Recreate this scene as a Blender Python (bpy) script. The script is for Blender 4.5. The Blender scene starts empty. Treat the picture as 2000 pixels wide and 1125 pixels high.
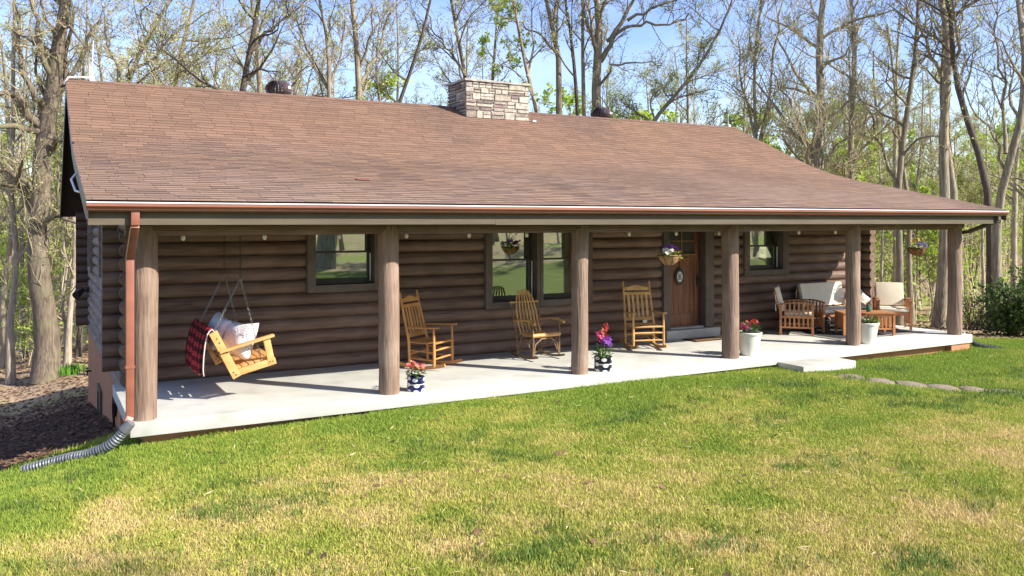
import bpy, bmesh, math, random
import numpy as np
from mathutils import Vector, Matrix, Quaternion
R = math.radians
random.seed(7); rng = np.random.default_rng(11)
SC = bpy.context.scene
COL = SC.collection

# ------------------------------------------------------------------ camera, sky, sun, exposure
cd = bpy.data.cameras.new('camera'); cam = bpy.data.objects.new('camera', cd); COL.objects.link(cam)
cam.location = (-1.0266, -10.5288, 2.25); cam.rotation_euler = (R(90), 0, -0.508)
cd.sensor_width = 36; cd.lens = 1660.43 / 2000 * 36; cd.shift_y = (432.77 - 562.5) / 2000
cd.clip_start = .1; cd.clip_end = 2000
SC.camera = cam
SUN_EL, SUN_AZ = R(34.3), math.atan2(.63, -.776)
wd = bpy.data.worlds.new('World'); SC.world = wd; wd.use_nodes = True
wn = wd.node_tree; bg = wn.nodes['Background']
sky = wn.nodes.new('ShaderNodeTexSky'); sky.sky_type = 'NISHITA'; sky.sun_disc = False
sky.sun_elevation = SUN_EL; sky.sun_rotation = SUN_AZ; sky.air_density = 1.0; sky.dust_density = .7; sky.ozone_density = 2.0
# thin even cirrus over the whole sky
wtc = wn.nodes.new('ShaderNodeTexCoord'); wmp = wn.nodes.new('ShaderNodeMapping'); wmp.inputs['Scale'].default_value = (1.6, 1.6, 4.5)
wnz = wn.nodes.new('ShaderNodeTexNoise'); wnz.inputs['Scale'].default_value = 2.2; wnz.inputs['Detail'].default_value = 7; wnz.inputs['Roughness'].default_value = .58
wrm = wn.nodes.new('ShaderNodeMapRange'); wrm.inputs[1].default_value = .42; wrm.inputs[2].default_value = .78; wrm.inputs[3].default_value = .04; wrm.inputs[4].default_value = .26
wmx = wn.nodes.new('ShaderNodeMix'); wmx.data_type = 'RGBA'; wmx.inputs[7].default_value = (7.2, 7.6, 8.4, 1)
wn.links.new(wtc.outputs['Generated'], wmp.inputs[0]); wn.links.new(wmp.outputs[0], wnz.inputs['Vector']); wn.links.new(wnz.outputs[0], wrm.inputs[0])
wn.links.new(wrm.outputs[0], wmx.inputs[0]); whs = wn.nodes.new('ShaderNodeHueSaturation'); whs.inputs['Saturation'].default_value = 1.22; whs.inputs['Hue'].default_value = .522; wn.links.new(sky.outputs[0], whs.inputs['Color']); wn.links.new(whs.outputs[0], wmx.inputs[6]); wn.links.new(wmx.outputs[2], bg.inputs[0])
bg.inputs[1].default_value = .115
sl = bpy.data.lights.new('sun', 'SUN'); sun = bpy.data.objects.new('sun', sl); COL.objects.link(sun)
sl.energy = 4.0; sl.angle = R(.53); sl.color = (1, .94, .84)
sdir = Vector((-.63 * math.cos(SUN_EL), .776 * math.cos(SUN_EL), -math.sin(SUN_EL)))
sun.rotation_euler = sdir.to_track_quat('-Z', 'Y').to_euler(); sun.location = (10, -14, 14)
SC.view_settings.view_transform = 'Standard'; SC.view_settings.look = 'None'
SC.view_settings.exposure = 1.24; SC.view_settings.gamma = 1; SC.view_settings.use_curve_mapping = False
SC.cycles.max_bounces = 6; SC.cycles.transparent_max_bounces = 8

# ------------------------------------------------------------------ materials
MATS = {}
def mat(name, c1, c2=None, scale=8, stretch=(1, 1, 1), rough=.8, bump=0, bscale=None, spec=.3, detail=5, lo=.35, hi=.65,
        world=False, metal=0, rnd=0, c3=None, s3=1.5, lo3=.5, hi3=.7, trans=0, crack=None):
    m = bpy.data.materials.new(name); m.use_nodes = True; MATS[name] = m
    n, l = m.node_tree.nodes, m.node_tree.links; b = n['Principled BSDF']
    b.inputs['Roughness'].default_value = rough; b.inputs['Specular IOR Level'].default_value = spec; b.inputs['Metallic'].default_value = metal
    if world:
        g = n.new('ShaderNodeNewGeometry'); co = g.outputs['Position']
    else:
        g = n.new('ShaderNodeTexCoord'); co = g.outputs['Object']
    mp = n.new('ShaderNodeMapping'); mp.inputs['Scale'].default_value = stretch; l.new(co, mp.inputs[0])
    nz = n.new('ShaderNodeTexNoise'); nz.inputs['Scale'].default_value = scale; nz.inputs['Detail'].default_value = detail; l.new(mp.outputs[0], nz.inputs['Vector'])
    out = None
    mr = n.new('ShaderNodeMapRange'); mr.inputs[1].default_value = lo; mr.inputs[2].default_value = hi; l.new(nz.outputs[0], mr.inputs[0])
    mx = n.new('ShaderNodeMix'); mx.data_type = 'RGBA'; mx.inputs[6].default_value = (*c1, 1); mx.inputs[7].default_value = (*(c2 or c1), 1)
    l.new(mr.outputs[0], mx.inputs[0]); out = mx.outputs[2]
    if c3:
        n3 = n.new('ShaderNodeTexNoise'); n3.inputs['Scale'].default_value = s3; n3.inputs['Detail'].default_value = 4; l.new(co, n3.inputs['Vector'])
        m3 = n.new('ShaderNodeMapRange'); m3.inputs[1].default_value = lo3; m3.inputs[2].default_value = hi3; l.new(n3.outputs[0], m3.inputs[0])
        x3 = n.new('ShaderNodeMix'); x3.data_type = 'RGBA'; x3.inputs[7].default_value = (*c3, 1); l.new(out, x3.inputs[6]); l.new(m3.outputs[0], x3.inputs[0]); out = x3.outputs[2]
    if crack:
        mc = n.new('ShaderNodeMapping'); mc.inputs['Scale'].default_value = crack; l.new(co, mc.inputs[0]); nc = n.new('ShaderNodeTexNoise'); nc.inputs['Scale'].default_value = 3; nc.inputs['Detail'].default_value = 2; l.new(mc.outputs[0], nc.inputs['Vector'])
        rc = n.new('ShaderNodeMapRange'); rc.inputs[1].default_value = .675; rc.inputs[2].default_value = .70; rc.inputs[4].default_value = .8; l.new(nc.outputs[0], rc.inputs[0])
        xc = n.new('ShaderNodeMix'); xc.data_type = 'RGBA'; xc.inputs[7].default_value = (.03, .02, .015, 1); l.new(out, xc.inputs[6]); l.new(rc.outputs[0], xc.inputs[0]); out = xc.outputs[2]
    if rnd:   # piece-to-piece tone: per-face attribute on joined pieces, object random on single ones
        at = n.new('ShaderNodeAttribute'); at.attribute_name = 'rnd'; oi = n.new('ShaderNodeObjectInfo')
        ad = n.new('ShaderNodeMath'); ad.operation = 'ADD'; l.new(at.outputs['Fac'], ad.inputs[0]); l.new(oi.outputs['Random'], ad.inputs[1])
        fr = n.new('ShaderNodeMath'); fr.operation = 'FRACT'; l.new(ad.outputs[0], fr.inputs[0])
        r2 = n.new('ShaderNodeMapRange'); r2.inputs[3].default_value = 1 - rnd; r2.inputs[4].default_value = 1 + rnd; l.new(fr.outputs[0], r2.inputs[0])
        hs = n.new('ShaderNodeHueSaturation'); l.new(r2.outputs[0], hs.inputs['Value']); l.new(out, hs.inputs['Color']); out = hs.outputs[0]
    l.new(out, b.inputs['Base Color'])
    if bump:
        nb = n.new('ShaderNodeTexNoise'); nb.inputs['Scale'].default_value = bscale or scale * 3; nb.inputs['Detail'].default_value = 5; l.new(mp.outputs[0], nb.inputs['Vector'])
        bp = n.new('ShaderNodeBump'); bp.inputs['Strength'].default_value = bump; bp.inputs['Distance'].default_value = .02
        l.new(nb.outputs[0], bp.inputs['Height']); l.new(bp.outputs[0], b.inputs['Normal'])
    if trans:
        tr = n.new('ShaderNodeBsdfTranslucent'); l.new(out, tr.inputs[0]); ms = n.new('ShaderNodeMixShader'); ms.inputs[0].default_value = trans
        l.new(b.outputs[0], ms.inputs[1]); l.new(tr.outputs[0], ms.inputs[2]); l.new(ms.outputs[0], n['Material Output'].inputs[0])
    return m

mat('log_x', (.18, .112, .082), (.115, .07, .051), 7, (.3, 3, 3), .62, .5, 14, c3=(.21, .142, .108), s3=1.1, lo3=.5, hi3=.75, rnd=.24, crack=(.35, 12, 12))
mat('log_y', (.27, .21, .16), (.15, .112, .084), 5, (3, .35, 3), .75, .5, 14, rnd=.15)
mat('log_end', (.2, .13, .09), (.11, .075, .055), 14, rough=.8, bump=.3, rnd=.15)
mat('post', (.27, .185, .135), (.18, .12, .087), 8, (3.2, 3.2, .3), .75, .7, 11, c3=(.33, .235, .178), s3=2.2, lo3=.52, hi3=.75, rnd=.08, crack=(11, 11, .35))
mat('trim_brown', (.125, .098, .08), (.095, .073, .06), 6, rough=.7, bump=.15)
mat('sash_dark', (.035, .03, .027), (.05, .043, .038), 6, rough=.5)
mat('fascia', (.12, .098, .066), (.095, .076, .052), 3, (.4, 2, 3), .7, .1)
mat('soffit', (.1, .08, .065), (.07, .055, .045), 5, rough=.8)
mat('copper', (.29, .105, .062), (.22, .08, .05), 2, (.5, 3, 3), .42, spec=.5)
mat('white_metal', (.75, .75, .76), (.62, .62, .64), 3, (.4, 3, 3), .4, spec=.5)
mat('grey_metal', (.25, .245, .235), (.15, .15, .15), 6, rough=.4, metal=.6)
mat('vent_metal', (.1, .065, .07), (.06, .04, .045), 6, rough=.35, spec=.6)
mat('black_metal', (.02, .02, .022), (.035, .033, .03), 10, rough=.45)
mat('concrete', (.55, .545, .49), (.48, .475, .425), 2.2, rough=.75, bump=.08, bscale=60, c3=(.36, .355, .31), s3=1.6, lo3=.52, hi3=.8)
mat('step_concrete', (.5, .49, .43), (.4, .39, .34), 3, rough=.85, bump=.15, bscale=50)
mat('threshold', (.4, .39, .36), (.31, .3, .28), 4, rough=.85, bump=.1, bscale=40)
mat('flagstone', (.31, .24, .175), (.22, .175, .13), 7, rough=.9, bump=.3, rnd=.08)
mat('underlay', (.075, .052, .042), (.055, .04, .033), 8, rough=.95)
mat('shingle_edge', (.13, .086, .066), (.1, .066, .05), 8, rough=.95)
mat('mortar', (.58, .55, .48), (.45, .42, .36), 10, rough=.95, bump=.3)
mat('cap_stone', (.42, .4, .35), (.28, .26, .23), 6, rough=.9, bump=.5)
STONES = [(.46, .41, .33), (.53, .48, .40), (.32, .265, .22), (.22, .17, .155), (.42, .37, .31), (.28, .2, .18)]
for i, c in enumerate(STONES): mat('stone_%d' % i, c, tuple(v * .62 for v in c), 9, rough=.92, bump=.9, bscale=22, rnd=.16)
mat('oak', (.58, .28, .085), (.43, .195, .055), 7, (1, 1, .3), .45, spec=.4, rnd=.1)
mat('golden_wood', (.64, .37, .125), (.47, .25, .075), 9, rough=.5, spec=.4, rnd=.12)
mat('twig_wood', (.24, .15, .08), (.14, .085, .05), 9, rough=.6, bump=.4)
mat('pine', (.68, .37, .14), (.55, .275, .09), 6, (.6, 3, 3), .55, rnd=.08)
mat('acacia', (.46, .205, .08), (.32, .13, .05), 7, rough=.45, spec=.4, rnd=.13)
mat('cushion', (.78, .70, .55), (.72, .64, .5), 5, rough=.95, bump=.1, bscale=30)
mat('pillow_white', (.78, .76, .72), (.36, .33, .31), 42, rough=.95, bump=.5, bscale=40, lo=.52, hi=.72, detail=3)
mat('pillow_grey', (.62, .62, .64), (.5, .5, .52), 12, rough=.95, bump=.4, bscale=60)
mat('pillow_floral', (.8, .77, .68), (.45, .42, .25), 22, rough=.95, lo=.55, hi=.62)
mat('pillow_tan', (.5, .4, .3), (.2, .12, .09), 10, (1, 1, 4), rough=.95, lo=.5, hi=.56)
mat('hem', (.75, .62, .58), (.68, .56, .52), 6, rough=.95)
mat('door_wood', (.23, .085, .034), (.11, .04, .018), 6, (3.5, 3.5, .35), .5, .15, 20, spec=.4, rnd=.1)
mat('door_shelf', (.27, .13, .06), (.2, .09, .04), 6, (1, 1, 4), .5)
mat('mat_coir', (.27, .15, .06), (.16, .085, .035), 60, rough=1, bump=.5)
mat('mat_dark', (.05, .032, .02), (.035, .022, .015), 30, rough=1)
mat('rug', (.03, .03, .032), (.055, .055, .055), 25, rough=1, bump=.3)
mat('rug_border', (.27, .25, .22), (.2, .185, .165), 30, rough=1, bump=.3)
mat('pot_white', (.72, .71, .62), (.66, .65, .56), 3, rough=.45, spec=.4)
mat('soil', (.05, .035, .025), (.03, .02, .015), 20, rough=1, bump=.5)
mat('coir', (.36, .18, .075), (.22, .105, .045), 18, (1, 1, 3), rough=1, bump=.8)
mat('coir_light', (.55, .33, .16), (.38, .2, .09), 18, (1, 1, 3), rough=1, bump=.8)
mat('leaf_pot', (.12, .21, .045), (.05, .11, .025), 20, rough=.6, trans=.25, rnd=.3)
mat('leaf_lime', (.3, .4, .06), (.18, .28, .05), 20, rough=.6, trans=.3)
for nm, c in dict(red=(.55, .07, .05), purple=(.36, .11, .55), pink=(.72, .13, .3), salmon=(.72, .25, .2), violet=(.3, .22, .55), white=(.8, .78, .72),
                  yellow=(.7, .45, .06), crimson=(.3, .02, .06), magenta=(.5, .08, .4)).items():
    mat('petal_' + nm, c, tuple(v * .7 for v in c), 30, rough=.7, trans=.25)
mat('pipe_black', (.045, .048, .05), (.03, .03, .032), 5, rough=.38, spec=.5)
mat('pipe_grey', (.15, .16, .17), (.1, .11, .115), 5, rough=.38, spec=.5)
mat('curtain', (.75, .73, .66), (.68, .66, .6), 5, rough=.95)
mat('lamp_shade', (.85, .8, .7), (.8, .75, .65), 5, rough=.9, trans=.4)
MATS['lamp_shade'].node_tree.nodes['Principled BSDF'].inputs['Emission Color'].default_value = (1, .85, .62, 1); MATS['lamp_shade'].node_tree.nodes['Principled BSDF'].inputs['Emission Strength'].default_value = 1.2
mat('interior', (.26, .2, .15), (.2, .16, .12), 2, rough=.9)
mat('interior_floor', (.2, .12, .07), (.15, .09, .05), 4, (.4, 4, 1), rough=.6)
mat('bulb', (.8, .78, .7), (.75, .72, .64), 3, rough=.12, spec=.8)
mat('outlet', (.6, .58, .54), (.56, .54, .5), 3, rough=.5)
mat('jar_green', (.03, .27, .16), (.02, .2, .12), 5, rough=.1, spec=.7, trans=.4)
mat('bark_old', (.22, .175, .125), (.10, .078, .055), 4.5, (4, 4, .55), .95, 1.0, 9, c3=(.17, .16, .09), s3=1.2, lo3=.5, hi3=.7)
mat('bark', (.35, .29, .205), (.16, .13, .09), 4.5, (4, 4, .55), .95, 1.0, 9, c3=(.2, .2, .14), s3=1.2, lo3=.52, hi3=.72, rnd=.18)
mat('bark_pale', (.45, .39, .30), (.25, .205, .155), 5, (4, 4, .6), .95, .8, 9, rnd=.15)
mat('bark_dark', (.13, .105, .083), (.07, .055, .043), 5, (4, 4, .6), .95, .8, 9, rnd=.15)
mat('twig', (.30, .24, .175), (.19, .15, .11), 2, rough=.95, rnd=.2)
mat('twig_pale', (.48, .41, .26), (.34, .285, .175), 2, rough=.95, rnd=.15)
mat('twig_dark', (.13, .105, .08), (.085, .066, .05), 2, rough=.95, rnd=.15)
mat('leaf_spring', (.42, .50, .12), (.28, .37, .08), 1.2, rough=.6, trans=.4, rnd=.15, world=True)
mat('leaf_bud', (.50, .56, .17), (.37, .44, .11), 1.2, rough=.7, trans=.35, rnd=.2, world=True)
mat('leaf_bright', (.45, .56, .08), (.28, .42, .06), .5, rough=.6, trans=.45, rnd=.15, world=True)
mat('leaf_bush', (.1, .16, .03), (.05, .095, .02), 4, rough=.5, trans=.25, rnd=.25)
mat('dead_leaf', (.2, .12, .065), (.09, .05, .032), 3, rough=.95, world=True, rnd=.35)
mat('straw', (.55, .43, .24), (.42, .31, .16), 3, rough=.95, world=True)
mat('daffodil', (.16, .36, .04), (.1, .26, .03), 5, rough=.6, trans=.35)

def node_mat(name):
    m = bpy.data.materials.new(name); m.use_nodes = True; MATS[name] = m
    return m, m.node_tree.nodes, m.node_tree.links
# roof shingles: red-brown upper slope, faded lower slope with a grey grazing sheen painted in, stain patches
m, n, l = node_mat('shingle'); b = n['Principled BSDF']; b.inputs['Roughness'].default_value = .95; b.inputs['Specular IOR Level'].default_value = .25
g = n.new('ShaderNodeNewGeometry')
def noise(n, l, co, sc, det=4, st=None):
    if st:
        mp = n.new('ShaderNodeMapping'); mp.inputs['Scale'].default_value = st; l.new(co, mp.inputs[0]); co = mp.outputs[0]
    z = n.new('ShaderNodeTexNoise'); z.inputs['Scale'].default_value = sc; z.inputs['Detail'].default_value = det; l.new(co, z.inputs['Vector']); return z.outputs[0]
def mrange(n, l, v, a, b_, c=0, d=1):
    r = n.new('ShaderNodeMapRange'); l.new(v, r.inputs[0])
    for i, q in enumerate((a, b_, c, d)): r.inputs[i + 1].default_value = q
    return r.outputs[0]
def mixc(n, l, f, a, b_, mode='MIX'):
    x = n.new('ShaderNodeMix'); x.data_type = 'RGBA'; x.blend_type = mode
    for i, q in ((0, f), (6, a), (7, b_)):
        if isinstance(q, (tuple, float, int)): x.inputs[i].default_value = q if i == 0 else (*q, 1)
        else: l.new(q, x.inputs[i])
    return x.outputs[2]
P = g.outputs['Position']
sx = n.new('ShaderNodeSeparateXYZ'); l.new(P, sx.inputs[0])
low = mrange(n, l, sx.outputs[1], .0, 5.0, 1, 0)
wob = noise(n, l, P, .35, 3)
ad = n.new('ShaderNodeMath'); ad.operation = 'MULTIPLY'; l.new(low, ad.inputs[0]); l.new(mrange(n, l, wob, .3, .65, .35, 1), ad.inputs[1])
c = mixc(n, l, ad.outputs[0], (.2, .115, .078), (.235, .168, .135))
c = mixc(n, l, mrange(n, l, noise(n, l, P, .8, 3), .48, .72, 0, .55), c, (.235, .145, .085))
c = mixc(n, l, mrange(n, l, noise(n, l, P, .55, 4, (1, .7, 1)), .5, .7, 0, .7), c, (.125, .083, .066))
c = mixc(n, l, mrange(n, l, noise(n, l, P, 60, 3), .3, .7, 0, .45), c, (.11, .068, .05))
at = n.new('ShaderNodeAttribute'); at.attribute_name = 'rnd'; oi = n.new('ShaderNodeObjectInfo')
a2 = n.new('ShaderNodeMath'); l.new(at.outputs['Fac'], a2.inputs[0]); l.new(oi.outputs['Random'], a2.inputs[1])
f2 = n.new('ShaderNodeMath'); f2.operation = 'FRACT'; l.new(a2.outputs[0], f2.inputs[0])
hs = n.new('ShaderNodeHueSaturation'); l.new(mrange(n, l, f2.outputs[0], 0, 1, .86, 1.12), hs.inputs['Value']); l.new(c, hs.inputs['Color']); l.new(hs.outputs[0], b.inputs['Base Color'])
# brick foundation
m, n, l = node_mat('brick'); b = n['Principled BSDF']; b.inputs['Roughness'].default_value = .9
tc = n.new('ShaderNodeTexCoord'); sp = n.new('ShaderNodeSeparateXYZ'); l.new(tc.outputs['Object'], sp.inputs[0])
add = n.new('ShaderNodeMath'); l.new(sp.outputs[0], add.inputs[0]); l.new(sp.outputs[1], add.inputs[1])
cb = n.new('ShaderNodeCombineXYZ'); l.new(add.outputs[0], cb.inputs[0]); l.new(sp.outputs[2], cb.inputs[1])
bk = n.new('ShaderNodeTexBrick'); l.new(cb.outputs[0], bk.inputs[0]); bk.inputs['Scale'].default_value = 1
for k, v in (('Brick Width', .2), ('Row Height', .072), ('Mortar Size', .006)): bk.inputs[k].default_value = v
bk.inputs['Color1'].default_value = (.46, .19, .085, 1); bk.inputs['Color2'].default_value = (.38, .16, .075, 1); bk.inputs['Mortar'].default_value = (.38, .23, .13, 1)
l.new(mixc(n, l, mrange(n, l, noise(n, l, tc.outputs['Object'], 1.5), .45, .7, 0, .5), bk.outputs[0], (.48, .24, .115)), b.inputs['Base Color'])
bp = n.new('ShaderNodeBump'); bp.inputs['Strength'].default_value = .4; bp.inputs['Distance'].default_value = .01; bp.invert = True
l.new(bk.outputs['Fac'], bp.inputs['Height']); l.new(bp.outputs[0], b.inputs['Normal'])
# coated window glass
m, n, l = node_mat('glass'); n.remove(n['Principled BSDF'])
tr = n.new('ShaderNodeBsdfTransparent'); tr.inputs[0].default_value = (.62, .68, .63, 1)
gl = n.new('ShaderNodeBsdfGlossy'); gl.inputs['Roughness'].default_value = .015; gl.inputs[0].default_value = (.86, 1, .84, 1)
ms = n.new('ShaderNodeMixShader'); ms.inputs[0].default_value = .40
l.new(tr.outputs[0], ms.inputs[1]); l.new(gl.outputs[0], ms.inputs[2]); l.new(ms.outputs[0], n['Material Output'].inputs[0])
# buffalo check blanket
m, n, l = node_mat('plaid'); b = n['Principled BSDF']; b.inputs['Roughness'].default_value = .95; b.inputs['Specular IOR Level'].default_value = .1
uv = n.new('ShaderNodeUVMap'); sp = n.new('ShaderNodeSeparateXYZ'); l.new(uv.outputs[0], sp.inputs[0])
def stripe(s, k):
    mu = n.new('ShaderNodeMath'); mu.operation = 'MULTIPLY'; l.new(s, mu.inputs[0]); mu.inputs[1].default_value = k
    fr = n.new('ShaderNodeMath'); fr.operation = 'FRACT'; l.new(mu.outputs[0], fr.inputs[0])
    gt = n.new('ShaderNodeMath'); gt.operation = 'GREATER_THAN'; l.new(fr.outputs[0], gt.inputs[0]); gt.inputs[1].default_value = .5; return gt.outputs[0]
sm = n.new('ShaderNodeMath'); l.new(stripe(sp.outputs[0], 1), sm.inputs[0]); l.new(stripe(sp.outputs[1], 1), sm.inputs[1])
cr = n.new('ShaderNodeValToRGB'); cr.color_ramp.interpolation = 'CONSTANT'; e = cr.color_ramp.elements
e[0].color = (.42, .045, .05, 1); e[1].position = .4; e[1].color = (.13, .018, .02, 1); q = e.new(.9); q.color = (.012, .01, .01, 1)
hf = n.new('ShaderNodeMath'); hf.operation = 'MULTIPLY'; hf.inputs[1].default_value = .5; l.new(sm.outputs[0], hf.inputs[0]); l.new(hf.outputs[0], cr.inputs[0]); l.new(cr.outputs[0], b.inputs['Base Color'])
# blue and white glazed pots
for nm, dark in (('glaze_blue', (.012, .015, .09)), ('glaze_black', (.01, .012, .025))):
    m, n, l = node_mat(nm); b = n['Principled BSDF']; b.inputs['Roughness'].default_value = .18
    uv = n.new('ShaderNodeUVMap'); sp = n.new('ShaderNodeSeparateXYZ'); l.new(uv.outputs[0], sp.inputs[0])
    vo = n.new('ShaderNodeTexVoronoi'); vo.inputs['Scale'].default_value = 1; l.new(uv.outputs[0], vo.inputs['Vector']); vo.inputs['Randomness'].default_value = .35
    blob = mrange(n, l, vo.outputs['Distance'], .30, .36, 1, 0)
    sn = n.new('ShaderNodeMath'); sn.operation = 'ABSOLUTE'; s0 = n.new('ShaderNodeMath'); s0.operation = 'SUBTRACT'; l.new(sp.outputs[1], s0.inputs[0]); s0.inputs[1].default_value = 1.25; l.new(s0.outputs[0], sn.inputs[0])
    band = mrange(n, l, sn.outputs[0], .05, .09, 1, 0)
    mxm = n.new('ShaderNodeMath'); mxm.operation = 'MAXIMUM'; l.new(blob, mxm.inputs[0]); l.new(band, mxm.inputs[1])
    l.new(mixc(n, l, mxm.outputs[0], dark, (.78, .77, .74)), b.inputs['Base Color'])
# ground: lawn / leaf litter / mulch from the sheet's own cover attributes
def lawn_colour(n, l, P, near):
    """straw to green by patches; 'near' = greener strip along the porch"""
    a = noise(n, l, P, .5, 3); b_ = noise(n, l, P, 2.1, 5); d = noise(n, l, P, 9, 3)
    s = n.new('ShaderNodeMath'); s.operation = 'MULTIPLY_ADD'; l.new(a, s.inputs[0]); s.inputs[1].default_value = 1.9; l.new(near, s.inputs[2])
    s2 = n.new('ShaderNodeMath'); s2.operation = 'MULTIPLY_ADD'; l.new(b_, s2.inputs[0]); s2.inputs[1].default_value = 1.35; l.new(s.outputs[0], s2.inputs[2])
    s3 = n.new('ShaderNodeMath'); s3.operation = 'MULTIPLY_ADD'; l.new(d, s3.inputs[0]); s3.inputs[1].default_value = .5; l.new(s2.outputs[0], s3.inputs[2])
    return s3.outputs[0]
def near_term(n, l, P):
    sp = n.new('ShaderNodeSeparateXYZ'); l.new(P, sp.inputs[0])
    y = mrange(n, l, sp.outputs[1], -4.2, -.6, -.05, .5)
    x = mrange(n, l, sp.outputs[0], 2, 11, -.05, .2)
    lf = mrange(n, l, sp.outputs[0], -1.4, -.2, .06, 0)
    s = n.new('ShaderNodeMath'); l.new(y, s.inputs[0]); l.new(x, s.inputs[1])
    mul = n.new('ShaderNodeMath'); mul.operation = 'ADD'; l.new(s.outputs[0], mul.inputs[0]); l.new(lf, mul.inputs[1]); return mul.outputs[0]
m, n, l = node_mat('ground'); b = n['Principled BSDF']; b.inputs['Roughness'].default_value = 1; b.inputs['Specular IOR Level'].default_value = .05
g = n.new('ShaderNodeNewGeometry'); P = g.outputs['Position']
t = lawn_colour(n, l, P, near_term(n, l, P))
lawn = mixc(n, l, mrange(n, l, t, 1.3, 1.9), (.36, .27, .13), (.17, .20, .045))
lawn = mixc(n, l, mrange(n, l, noise(n, l, P, 45, 3), .3, .7, .0, .6), lawn, (.10, .085, .045))
lit = mixc(n, l, mrange(n, l, noise(n, l, P, 2.2, 6), .35, .65), (.42, .30, .185), (.26, .17, .105))
lit = mixc(n, l, mrange(n, l, noise(n, l, P, 16, 5), .4, .66, 0, .75), lit, (.55, .42, .27))
lit = mixc(n, l, mrange(n, l, noise(n, l, P, .22, 4), .5, .66, 0, .85), lit, (.26, .33, .07))
mul = mixc(n, l, mrange(n, l, noise(n, l, P, 26, 4), .35, .65), (.05, .033, .026), (.12, .075, .055))
ag = n.new('ShaderNodeAttribute'); ag.attribute_name = 'lawn'; am = n.new('ShaderNodeAttribute'); am.attribute_name = 'mulch'
edge = n.new('ShaderNodeMath'); edge.operation = 'ADD'; l.new(ag.outputs['Fac'], edge.inputs[0]); l.new(mrange(n, l, noise(n, l, P, 1.6, 4), 0, 1, -.35, .35), edge.inputs[1])
c = mixc(n, l, mrange(n, l, edge.outputs[0], .4, .6), lit, lawn)
edg2 = n.new('ShaderNodeMath'); edg2.operation = 'ADD'; l.new(am.outputs['Fac'], edg2.inputs[0]); l.new(mrange(n, l, noise(n, l, P, 2.6, 4), 0, 1, -.35, .35), edg2.inputs[1])
c = mixc(n, l, mrange(n, l, edg2.outputs[0], .4, .6), c, mul)
l.new(c, b.inputs['Base Color'])
bp = n.new('ShaderNodeBump'); bp.inputs['Strength'].default_value = .7; bp.inputs['Distance'].default_value = .05; l.new(noise(n, l, P, 24, 5), bp.inputs['Height']); l.new(bp.outputs[0], b.inputs['Normal'])
m, n, l = node_mat('grass'); b = n['Principled BSDF']; b.inputs['Roughness'].default_value = .7; b.inputs['Specular IOR Level'].default_value = .2
g = n.new('ShaderNodeNewGeometry'); P = g.outputs['Position']
at = n.new('ShaderNodeAttribute'); at.attribute_name = 'rnd'
t = lawn_colour(n, l, P, near_term(n, l, P))
s = n.new('ShaderNodeMath'); s.operation = 'ADD'; l.new(t, s.inputs[0]); l.new(mrange(n, l, at.outputs['Fac'], 0, 1, -.62, .0), s.inputs[1])
c = mixc(n, l, mrange(n, l, s.outputs[0], 1.25, 1.6), (.68, .53, .25), (.50, .48, .10))
c = mixc(n, l, mrange(n, l, s.outputs[0], 1.6, 2.08), c, (.245, .34, .05))
l.new(c, b.inputs['Base Color'])
tr = n.new('ShaderNodeBsdfTranslucent'); l.new(c, tr.inputs[0]); ms = n.new('ShaderNodeMixShader'); ms.inputs[0].default_value = .25
l.new(b.outputs[0], ms.inputs[1]); l.new(tr.outputs[0], ms.inputs[2]); l.new(ms.outputs[0], n['Material Output'].inputs[0])

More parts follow.
